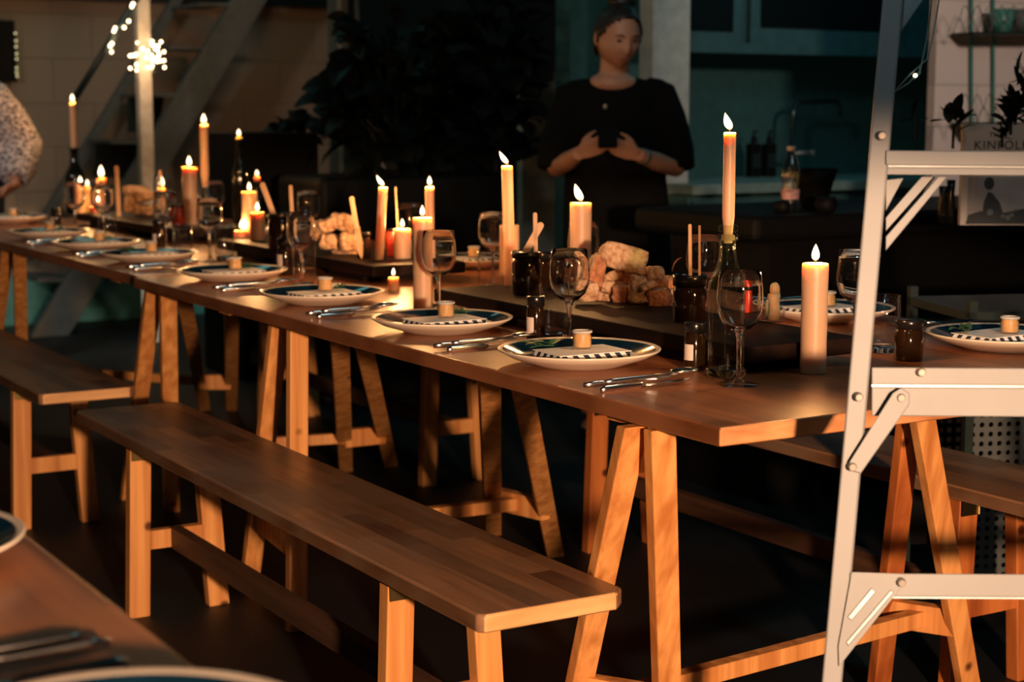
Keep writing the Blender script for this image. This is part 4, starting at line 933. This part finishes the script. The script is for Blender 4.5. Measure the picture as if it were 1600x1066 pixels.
obj('spout', tube([(0, 0, 0), (0, 0, z_(180)), (x_(1241), 0, z_(165)), (x_(1250), 0, z_(160)), (x_(1300), 0, z_(158)), (x_(1308), 0, z_(160)), (x_(1312), 0, z_(168)), (x_(1312), 0, z_(183))], .0105, 12), M['chrome'], t, smooth=True)
obj('lever', [tube([(0, 0, z_(240)), (x_(1268), -.02, z_(238))], .009, 10), ball((x_(1266), -.02, z_(239)), .014)], M['rivet'], t, smooth=True)
for px, lb in ((1177, 'left'), (1201, 'right')):
    q = onY(px, 260, 6.15); t = thing('soap_dispenser', 'dark pump soap bottle, %s of the pair by the kitchen tap' % lb, 'soap bottle', (q.x, q.y, .905), 0, 'soap bottles')
    zz = onY(px, 225, 6.15).z - .905
    obj('bottle_body', box(0, 0, zz / 2, .054, .05, zz), M['black'], t, bevel=.006); obj('label', box(0, -.0262, zz * .5, .048, .001, zz * .42), M['darksteel'], t)
    obj('pump', [lathe([(0, zz), (.016, zz), (.012, zz + .03), (.005, zz + .04), (.005, zz + .06), (0, zz + .06)], 14), tube([(0, 0, zz + .058), (.02, 0, zz + .056)], .005, 8)], M['black'], t)
# black bar with things on it
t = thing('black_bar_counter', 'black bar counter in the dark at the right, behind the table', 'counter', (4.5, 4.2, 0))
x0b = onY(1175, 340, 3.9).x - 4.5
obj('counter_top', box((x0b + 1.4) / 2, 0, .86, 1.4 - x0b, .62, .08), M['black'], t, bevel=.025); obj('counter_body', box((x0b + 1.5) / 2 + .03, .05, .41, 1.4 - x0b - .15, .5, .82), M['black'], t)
p = at(1234, 331, .9); s = dist(p) / F; hb = 103 * s; t = thing('water_bottle', 'clear plastic water bottle on the black counter, right of the bottle taper', 'bottle', (p.x, p.y, .9))
obj('bottle_wall', lathe([(0, 0), (12 * s, 0), (14 * s, 4 * s), (13 * s, 22 * s), (14.5 * s, 30 * s), (12 * s, 40 * s), (14.5 * s, 50 * s), (14 * s, 66 * s), (11 * s, 78 * s), (6 * s, 90 * s), (5.5 * s, 96 * s)], 28), M['water'], t, smooth=True)
obj('label', lathe([(13.6 * s, 20 * s), (14.8 * s, 30 * s), (14.6 * s, 36 * s)], 28), M['pink'], t, smooth=True); obj('cap', lathe([(0, 95 * s), (7 * s, 95 * s), (7 * s, 102 * s), (0, 102 * s)], 20), M['label'], t, smooth=True)
p = at(1322, 330, .9); s = dist(p) / F; o = obj('black_bowl', lathe([(0, 0), (16 * s, 0), (20 * s, 5 * s), (30 * s, 40 * s), (38 * s, 64 * s), (36 * s, 64 * s), (28 * s, 41 * s), (16 * s, 6 * s), (0, 5 * s)], 36), M['black'], smooth=True, loc=(p.x, p.y + .15, .9)); tag(o, 'wide black flared bowl on the black counter by the ladder', 'bowl')
for px, rr, lb in ((1290, .035, 'small dark round pot on the black counter left of the bowl'), (1222, .026, 'small dark round cup beside the water bottle')):
    p = at(px, 333, .9); o = obj('dark_pot', lathe([(0, 0), (rr * .7, 0), (rr, rr * .6), (rr * .9, rr * 1.3), (rr * .7, rr * 1.4), (rr * .6, rr * 1.3), (0, rr * 1.2)], 24), M['black'], smooth=True, loc=(p.x, p.y, .9)); tag(o, lb, 'pot')
# book
BD = 4.55; q = atd(1500, 350, BD); t = thing('cookbook', 'tall cookbook with title lettering and a photo of a person, behind the ladder', 'book', (q.x, q.y, .9), -YAW)
s = BD / F; bw_, bh_ = 150 * s, 157 * s
obj('cover', box(bw_ / 2, .012, bh_ / 2, bw_, .024, bh_), M['cover'], t)
def text(body, size, x, z, par, mat='ink', name='title_lettering'):
    cu = bpy.data.curves.new(name, 'FONT'); cu.body = body; cu.size = size; cu.extrude = .0004; cu.space_character = 1.15
    o = bpy.data.objects.new('tmp', cu); COL.objects.link(o); dg = bpy.context.evaluated_depsgraph_get(); me = bpy.data.meshes.new_from_object(o.evaluated_get(dg)); bpy.data.objects.remove(o)
    me.materials.clear(); me.materials.append(M[mat]); o = bpy.data.objects.new(name, me); COL.objects.link(o); o.parent = par; o.location = (x, -.0008, z); o.rotation_euler = (R(90), 0, 0); return o
text('THE', 11 * s, 40 * s, 137 * s, t); text('KINFOLK', 19 * s, 17 * s, 118 * s, t); text('TABLE', 19 * s, 32 * s, 98 * s, t)
obj('cover_photo', box(58 * s, -.0006, 38 * s, 96 * s, .001, 74 * s), simple('photo_grey', (.30, .27, .26), .6), t)
dk = simple('photo_dark', (.02, .025, .03), .6)
obj('pictured_figure', [xf(ball((0, 0, 0), 8 * s, .0008, 10 * s), Matrix.Translation((43 * s, -.0015, 65 * s))), prism([(34 * s, 20 * s), (36 * s, 38 * s), (42 * s, 52 * s), (48 * s, 50 * s), (60 * s, 36 * s), (66 * s, 20 * s)], -.0024, -.0012), prism([(8 * s, 2 * s), (12 * s, 16 * s), (30 * s, 22 * s), (70 * s, 20 * s), (100 * s, 26 * s), (105 * s, 2 * s)], -.0022, -.0012)], dk, t)
obj('pictured_flowers', [xf(ball((0, 0, 0), r_ * s, .0006, r_ * s), Matrix.Translation((x * s, -.0026, z * s))) for x, z, r_ in ((66, 14, 3), (74, 12, 4), (80, 16, 3), (46, 20, 5), (86, 24, 2))], M['planter'], t)
for px, hh, lb in ((1472, 60, 'dark slim glass vase left of the cookbook'), (1484, 70, 'dark glass vase touching the cookbook')):
    p = atd(px, 350, 4.6); o = obj('dark_vase', lathe([(0, 0), (.012, 0), (.014, .03), (.010, .08), (.012, hh * .0017), (.010, hh * .0017), (.008, .08), (0, .01)], 20), M['darkbottle'], smooth=True, loc=(p.x, p.y, .9)); tag(o, lb, 'vase')
# wall shelf with wire baskets
Yw = 4.88
t = thing('wire_wall_shelf', 'wire wall shelf with two basket tiers on the white block wall', 'shelf', onY(1535, 190, Yw)); b_ = Vector(t.location)
for px in (1518, 1552): obj('upright', beam(onY(px, -40, Yw) - b_, onY(px, 195, Yw) - b_, .009, .009), M['teal'], t)
for yy in (52, 191):
    obj('shelf_board', [([onY(a_, c_, Yw) + Vector((0, d_, 0)) - b_ for d_ in (0, -.16) for a_, c_ in ((1486, yy), (1700, yy), (1700, yy + 4), (1486, yy + 4))], [(0, 1, 2, 3), (7, 6, 5, 4), (0, 4, 5, 1), (1, 5, 6, 2), (2, 6, 7, 3), (3, 7, 4, 0)])], M['darksteel'], t)
    P = []
    for r_ in range(2):
        for k in range(11):
            xa = 1490 + k * 19 + (9 if r_ else 0); y0_ = yy - r_ * 20
            P.append(tube([onY(xa, y0_, Yw - .15) - b_, onY(xa + 5, y0_ - 18, Yw - .15) - b_, onY(xa + 9, y0_ - 24, Yw - .15) - b_, onY(xa + 13, y0_ - 18, Yw - .15) - b_, onY(xa + 19, y0_, Yw - .15) - b_], .0018, 5))
    obj('basket', P, M['wirem'], t)
def leafclump(name, label, px, py, d, n, L_, w, seed, spread=1.0, mat='darkleaf', up=.3):
    rnd = random.Random(seed); c = atd(px, py, d); t = thing(name, label, 'plant', c); P = []
    for k in range(n):
        a_ = k / n * 6.28 + rnd.uniform(-.3, .3); P.append(xf(leafmesh(L_ * rnd.uniform(.6, 1.1), w, rnd.uniform(-.2, .5)), Matrix.Translation((rnd.uniform(-1, 1) * L_ * .3 * spread, rnd.uniform(-1, 1) * L_ * .2, rnd.uniform(-1, 1) * L_ * .4 * spread)) @ Matrix.Rotation(a_, 4, 'Z') @ Matrix.Rotation(rnd.uniform(-1.3, up), 4, 'Y')))
    obj('foliage', P, M[mat], t); obj('stem', tube([(0, 0, -L_ * .9), (0, 0, 0)], .004, 6), M[mat], t); return t
leafclump('trailing_plant', 'dark broad-leaved plant left of the cookbook', 1490, 195, 4.5, 9, .07, .035, 21)
leafclump('trailing_plant', 'dark leaf spray pointing left above the counter, right of the ladder rail', 1432, 184, 4.5, 3, .06, .014, 22, .4)
leafclump('trailing_plant', 'dark serrated plant in front of the cookbook at the right edge', 1580, 180, 4.3, 60, .055, .022, 23, 1.3)
leafclump('trailing_plant', 'dark leafy stem covering the end of the book title', 1566, 212, 4.4, 14, .035, .018, 24)
leafclump('trailing_plant', 'dark spiky plant at the upper right edge', 1600, 130, 4.3, 16, .07, .014, 25)
for px, w_, lb, mt in ((1565, 60, 'teal planter in the top wire basket', 'teal'), (1602, 50, 'pale grey pot in the top wire basket', 'planter')):
    p = onY(px, 52, Yw - .08); o = obj('planter', lathe([(0, 0), (.035, 0), (.05, .09), (.046, .09), (.033, .008), (0, .006)], 28), M[mt], smooth=True, loc=p + Vector((0, 0, .002))); tag(o, lb, 'planter')
# perforated metal cabinet
q = atd(1455, 870, 4.2); t = thing('perforated_metal_cabinet', 'grey perforated metal cabinet on the floor behind the ladder', 'cabinet', (3.18, 2.78, 0), -.35)
for k, (xa, xb) in enumerate(((-.3, -.01), (.01, .32), (.34, .7))): obj('perforated_panel', box((xa + xb) / 2, -.16, .42, xb - xa, .003, .56), M['perf'], t)
obj('frame', [box(x_, -.16, .39, .02, .02, .78) for x_ in (-.31, 0, .33, .71)] + [box(.2, -.16, z_, 1.04, .02, .02) for z_ in (.13, .71)] + [box(.2, 0, .745, 1.04, .34, .02)] + [box(x_, .16, .39, .02, .02, .78) for x_ in (-.31, .71)], M['darksteel'], t)
obj('back_panel', box(.2, .15, .42, 1.0, .01, .56), M['black'], t)
# ------------------------------------------------------------------ people
def remesh(o, v):
    m = o.modifiers.new('r', 'REMESH'); m.mode = 'VOXEL'; m.voxel_size = v; m.use_smooth_shade = True
    s_ = o.modifiers.new('sm', 'SMOOTH'); s_.factor = .5; s_.iterations = 3
def head(c, yaw, pitch, k=1.0):
    def fn(d):
        s = 1.0
        if d.z < 0: s *= 1 - .20 * (-d.z) ** 1.3 * (1 + .25 * abs(d.x)) + .10 * max(0, -d.y) * (-d.z)
        if d.y < 0:
            s += .13 * math.exp(-((d.x / .13) ** 2) - (((d.z + .16) / .14) ** 2))       # nose tip
            s += .06 * math.exp(-((d.x / .09) ** 2) - (((d.z - .06) / .2) ** 2))        # bridge
            for e in (-1, 1):
                s -= .07 * math.exp(-(((d.x - e * .36) / .17) ** 2) - (((d.z - .08) / .11) ** 2))   # sockets
                s += .03 * math.exp(-(((d.x - e * .36) / .22) ** 2) - (((d.z - .27) / .08) ** 2))   # brows
                s += .025 * math.exp(-(((d.x - e * .5) / .2) ** 2) - (((d.z + .18) / .2) ** 2))      # cheeks
            s += .035 * math.exp(-((d.x / .22) ** 2) - (((d.z + .47) / .07) ** 2))      # mouth
            s += .05 * math.exp(-((d.x / .25) ** 2) - (((d.z + .80) / .14) ** 2))       # chin
        return s
    hm = ball((0, 0, 0), .072 * k, .092 * k, .112 * k, 64, 44, fn)
    ears = [ball((e * .072 * k, .005, .0), .010 * k, .018 * k, .030 * k) for e in (-1, 1)]
    m = Matrix.Translation(c) @ Matrix.Rotation(yaw, 4, 'Z') @ Matrix.Rotation(pitch, 4, 'X')
    return [xf(hm, m)] + [xf(e, m) for e in ears], m
def face_bits(par, m, k=1.0):
    for e in (-1, 1):
        obj('eye', xf(ball((e * .0255 * k, -.0765 * k, .010 * k), .0115 * k, .008 * k, .0055 * k), m), M['eye'], par, smooth=True)
        obj('eyebrow', xf(tube([(e * .012 * k, -.087 * k, .024 * k), (e * .026 * k, -.085 * k, .030 * k), (e * .043 * k, -.071 * k, .025 * k)], [.0022, .003, .0015], 6, 1.4), m), M['hair'], par, smooth=True)
    obj('lips', [xf(ball((0, -.0865 * k, -.046 * k), .017 * k, .006 * k, .0035 * k), m), xf(ball((0, -.0850 * k, -.053 * k), .014 * k, .0065 * k, .0042 * k), m)], M['lip'], par, smooth=True)
def hand(wrist, tipdir, palmn, thumbside, curl, s=1.0):
    """palm and five tapering fingers: tipdir along the palm, palmn out of the palm, thumbside the thumb's side"""
    d = Vector(tipdir).normalized(); n_ = Vector(palmn); n_ = (n_ - d * n_.dot(d)).normalized(); t_ = Vector(thumbside); t_ = (t_ - d * t_.dot(d) - n_ * t_.dot(n_)).normalized()
    w = Vector(wrist); P = []
    for k in range(4):
        o_ = t_ * (.029 - .0195 * k) * s; P.append(tube([w + o_ * .45, w + d * .04 * s + o_ * .85, w + d * .085 * s + o_], [.014 * s, .0135 * s, .0105 * s], 10, .95))
        L_ = (.068, .076, .071, .056)[k] * s; b_ = w + d * .085 * s + o_; cur = curl * (1 + .12 * k); a1 = cur * .45; a2 = cur * 1.1; a3 = cur * 1.7
        p1 = b_ + (d * math.cos(a1) + n_ * math.sin(a1)) * L_ * .42; p2 = p1 + (d * math.cos(a2) + n_ * math.sin(a2)) * L_ * .32; p3 = p2 + (d * math.cos(a3) + n_ * math.sin(a3)) * L_ * .26
        P.append(tube([b_, p1, p2, p3], [.0098 * s, .0085 * s, .0076 * s, .0055 * s], 10)); P.append(ball(p3, .0056 * s, seg=10, n=6))
    b_ = w + d * .02 * s + t_ * .018 * s; p1 = b_ + (d * .7 + t_ * .7 + n_ * .15).normalized() * .038 * s; p2 = p1 + (d * .9 + t_ * .25 + n_ * .5).normalized() * .032 * s; p3 = p2 + (d * .9 - t_ * .05 + n_ * .5).normalized() * .024 * s
    P.append(tube([b_, p1, p2, p3], [.014 * s, .0115 * s, .0095 * s, .0065 * s], 10)); P.append(ball(p3, .0066 * s, seg=10, n=6))
    return P
# woman in black
D = 6.2; s = D / F; yw = YAW + math.atan((965 - 800) / F)
c = atd(965, 175, D); t = thing('person', 'person in loose black dress standing behind the table, looking down at a phone', 'person', (c.x, c.y, 0), -yw)
X = lambda px: (px - 965) * s
Z = lambda py: 1.2 - (py - 175) * s
hp, hm_ = head((X(962), -.045, Z(66)), R(14), R(-16 + 30), 1.08)
hp, hm_ = head((X(964), -.055, Z(62)), R(24), R(17), 1.08)
skin = hp + [tube([(X(955), .015, Z(150)), (X(958), .0, Z(120)), (X(962), -.02, Z(85))], [.062, .052, .055], 20),
             rings([(X(955), .02, Z(205), .14, .08), (X(955), .02, Z(165), .15, .08), (X(956), .02, Z(140), .12, .065), (X(957), .015, Z(126), .06, .055)], 28),
         ball((X(958), .0, Z(131)), .092, .078, .045, 24, 14)]
lw, rw = Vector((X(908), -.30, Z(236))), Vector((X(996), -.30, Z(238)))
sh_l, sh_r = Vector((X(893), .02, Z(148))), Vector((X(1032), .02, Z(146))); el_l, el_r = Vector((X(872), -.08, Z(262))), Vector((X(1054), -.08, Z(262)))
skin += [tube([sh_l, sh_l.lerp(el_l, .5), el_l, el_l.lerp(lw, .5), lw], [.045, .043, .037, .034, .024], 16), tube([sh_r, sh_r.lerp(el_r, .5), el_r, el_r.lerp(rw, .5), rw], [.045, .043, .037, .034, .024], 16)]
skin += hand(lw, (.84, -.10, .34), (.12, .85, .35), (-.40, .1, .85), .80, .84); skin += hand(rw, (-.86, -.10, .30), (-.12, .85, .35), (.38, .1, .85), .80, .84)
skin += [tube([(e * .085, 0, .80), (e * .09, 0, .45), (e * .09, .01, .09)], [.085, .055, .038], 16) for e in (-1, 1)] + [ball((e * .09, -.045, .035), .040, .10, .035) for e in (-1, 1)]
o = obj('body', skin, M['skin'], t, smooth=True); remesh(o, .0045)
face_bits(t, hm_, 1.08)
def hairfn(d): return 1.0 + .05 * noise.noise(d * 4)
hv = ball((0, 0, 0), .080 * 1.08, .098 * 1.08, .118 * 1.08, 40, 28, hairfn)
hv = ([p for p in hv[0]], hv[1])
keep = [f for f in hv[1] if (lambda cc: cc.z > .085 - 1.6 * (cc.y + .07))(sum((hv[0][i] for i in f), Vector()) / len(f)) and (sum((hv[0][i] for i in f), Vector()) / len(f)).z > -.075]
ho = obj('hair', [xf((hv[0], keep), hm_), xf(ball((.02, .045, .125), .05, .05, .04, fn=lambda d: 1 + .12 * noise.noise(d * 5)), hm_)], M['hair'], t, smooth=True)
so = ho.modifiers.new('s', 'SOLIDIFY'); so.thickness = .006
# dress and sleeves
ds = [(X(966), .01, .30, .20, .15), (X(966), .01, .34, .215, .16), (X(966), .01, Z(400), .20, .15), (X(964), .01, Z(320), .195, .145), (X(962), .01, Z(270), .185, .14), (X(960), .015, Z(220), .185, .135), (X(958), .02, Z(175), .185, .115), (X(960), .02, Z(150), .175, .095), (X(960), .02, Z(136), .15, .08), (X(960), .02, Z(126), .12, .066), (X(959), .02, Z(120), .07, .05)]
dp = [rings(ds, 40)]
for sh, el, ew in ((sh_l, el_l, lw), (sh_r, el_r, rw)):
    sg = 1 if sh.x > 0 else -1
    dp += [ball(sh + Vector((-sg * .02, 0, .0)), .062, .06, .055), tube([sh + Vector((-sg * .06, 0, .02)), sh + Vector((-sg * .0, 0, -.005)), sh.lerp(el, .35) + Vector((sg * .004, 0, 0)), sh.lerp(el, .75) + Vector((sg * .008, 0, 0)), el.lerp(ew, .02) + Vector((sg * .008, .01, -.008))], [.045, .060, .072, .075, .070], 24, .85)]
o = obj('dress', dp, M['cloth'], t, smooth=True); remesh(o, .008)
obj('phone', xf(box(0, 0, 0, .066, .125, .009), Matrix.Translation((X(951), -.330, Z(214))) @ Matrix.Rotation(R(28), 4, 'X')), M['black'], t, bevel=.003)
obj('necklace_pendant', ball((X(946), -.118, Z(167)), .008, .004, .010), M['rivet'], t, smooth=True)
obj('wristwatch', lathe([(.025, -.012), (.028, -.010), (.028, .010), (.025, .012)], 20), M['rivet'], t, smooth=True).matrix_basis = Matrix.Translation(rw.lerp(el_r, .14)) @ (el_r - rw).to_track_quat('Z', 'Y').to_matrix().to_4x4()
obj('shoe', [ball((e * .09, -.05, .03), .045, .115, .03) for e in (-1, 1)], M['black'], t, smooth=True)
# person at left edge, head outside the frame
D = 7.5; s = D / F; yw = YAW + math.atan((-60 - 800) / F); c = atd(-70, 175, D)
t = thing('person', 'person in heather grey knitted sweater at the left edge, arm and hand visible', 'person', (c.x, c.y, 0), -yw)
X = lambda px: (px + 70) * s
hp, hm_ = head((0, -.02, 1.62), R(40), R(6), 1.0)
sh = Vector((X(-14), 0, Z(150))); el = Vector((X(26), .02, Z(232))); wr = Vector((X(12), -.15, Z(290)))
sh2 = Vector((X(-126), 0, Z(150))); el2 = Vector((X(-166), .02, Z(240))); wr2 = Vector((X(-150), -.12, Z(300)))
skin = hp + [tube([(0, .02, 1.36), (0, .01, 1.46), (0, -.01, 1.58)], [.065, .055, .055], 18), rings([(0, .02, .9, .15, .10), (0, .02, 1.1, .14, .095), (0, .02, 1.3, .17, .1), (0, .02, 1.40, .1, .07)], 24)]
for a_, b2, w_ in ((sh, el, wr), (sh2, el2, wr2)): skin.append(tube([a_, a_.lerp(b2, .5), b2, b2.lerp(w_, .5), w_], [.048, .044, .04, .034, .026], 14))
skin += hand(wr, (-.75, -.35, -.35), (-.2, -.5, -.7), (.1, -.8, .4), .7) + hand(wr2, (.1, -.4, -1), (.8, 0, 0), (0, -.9, 0), .5)
skin += [tube([(e * .09, 0, .92), (e * .095, 0, .5), (e * .095, .01, .09)], [.09, .06, .04], 16) for e in (-1, 1)]
o = obj('body', skin, M['skin'], t, smooth=True); remesh(o, .006); face_bits(t, hm_)
keep = [f for f in hv[1] if (sum((hv[0][i] for i in f), Vector()) / len(f)).y > -.02 or (sum((hv[0][i] for i in f), Vector()) / len(f)).z > .07]
ho = obj('hair', xf((hv[0], keep), hm_ @ Matrix.Scale(.95, 4)), M['hair'], t, smooth=True); so = ho.modifiers.new('s', 'SOLIDIFY'); so.thickness = .006
sw = [rings([(0, .02, .84, .18, .14), (0, .02, .88, .195, .15), (0, .02, 1.1, .20, .15), (0, .02, 1.28, .215, .14), (0, .02, 1.36, .18, .11), (0, .02, 1.405, .10, .08)], 36)]
for a_, b2, w_ in ((sh, el, wr), (sh2, el2, wr2)):
    sg = 1 if a_.x > 0 else -1
    sw.append(tube([a_ - Vector((sg * .10, 0, -.03)), a_ + Vector((0, 0, -.01)), a_.lerp(b2, .5) + Vector((sg * .0, 0, 0)), b2 + Vector((sg * .005, 0, 0)), b2.lerp(w_, .45), b2.lerp(w_, .82)], [.07, .085, .10, .10, .088, .062], 24))
o = obj('sweater', sw, M['knit'], t, smooth=True); remesh(o, .012)
obj('trousers', [tube([(e * .09, 0, .90), (e * .095, 0, .5), (e * .095, .01, .05)], [.11, .085, .07], 18) for e in (-1, 1)], M['trousers'], t, smooth=True)
obj('shoe', [ball((e * .095, -.05, .035), .045, .13, .035) for e in (-1, 1)], M['black'], t, smooth=True)
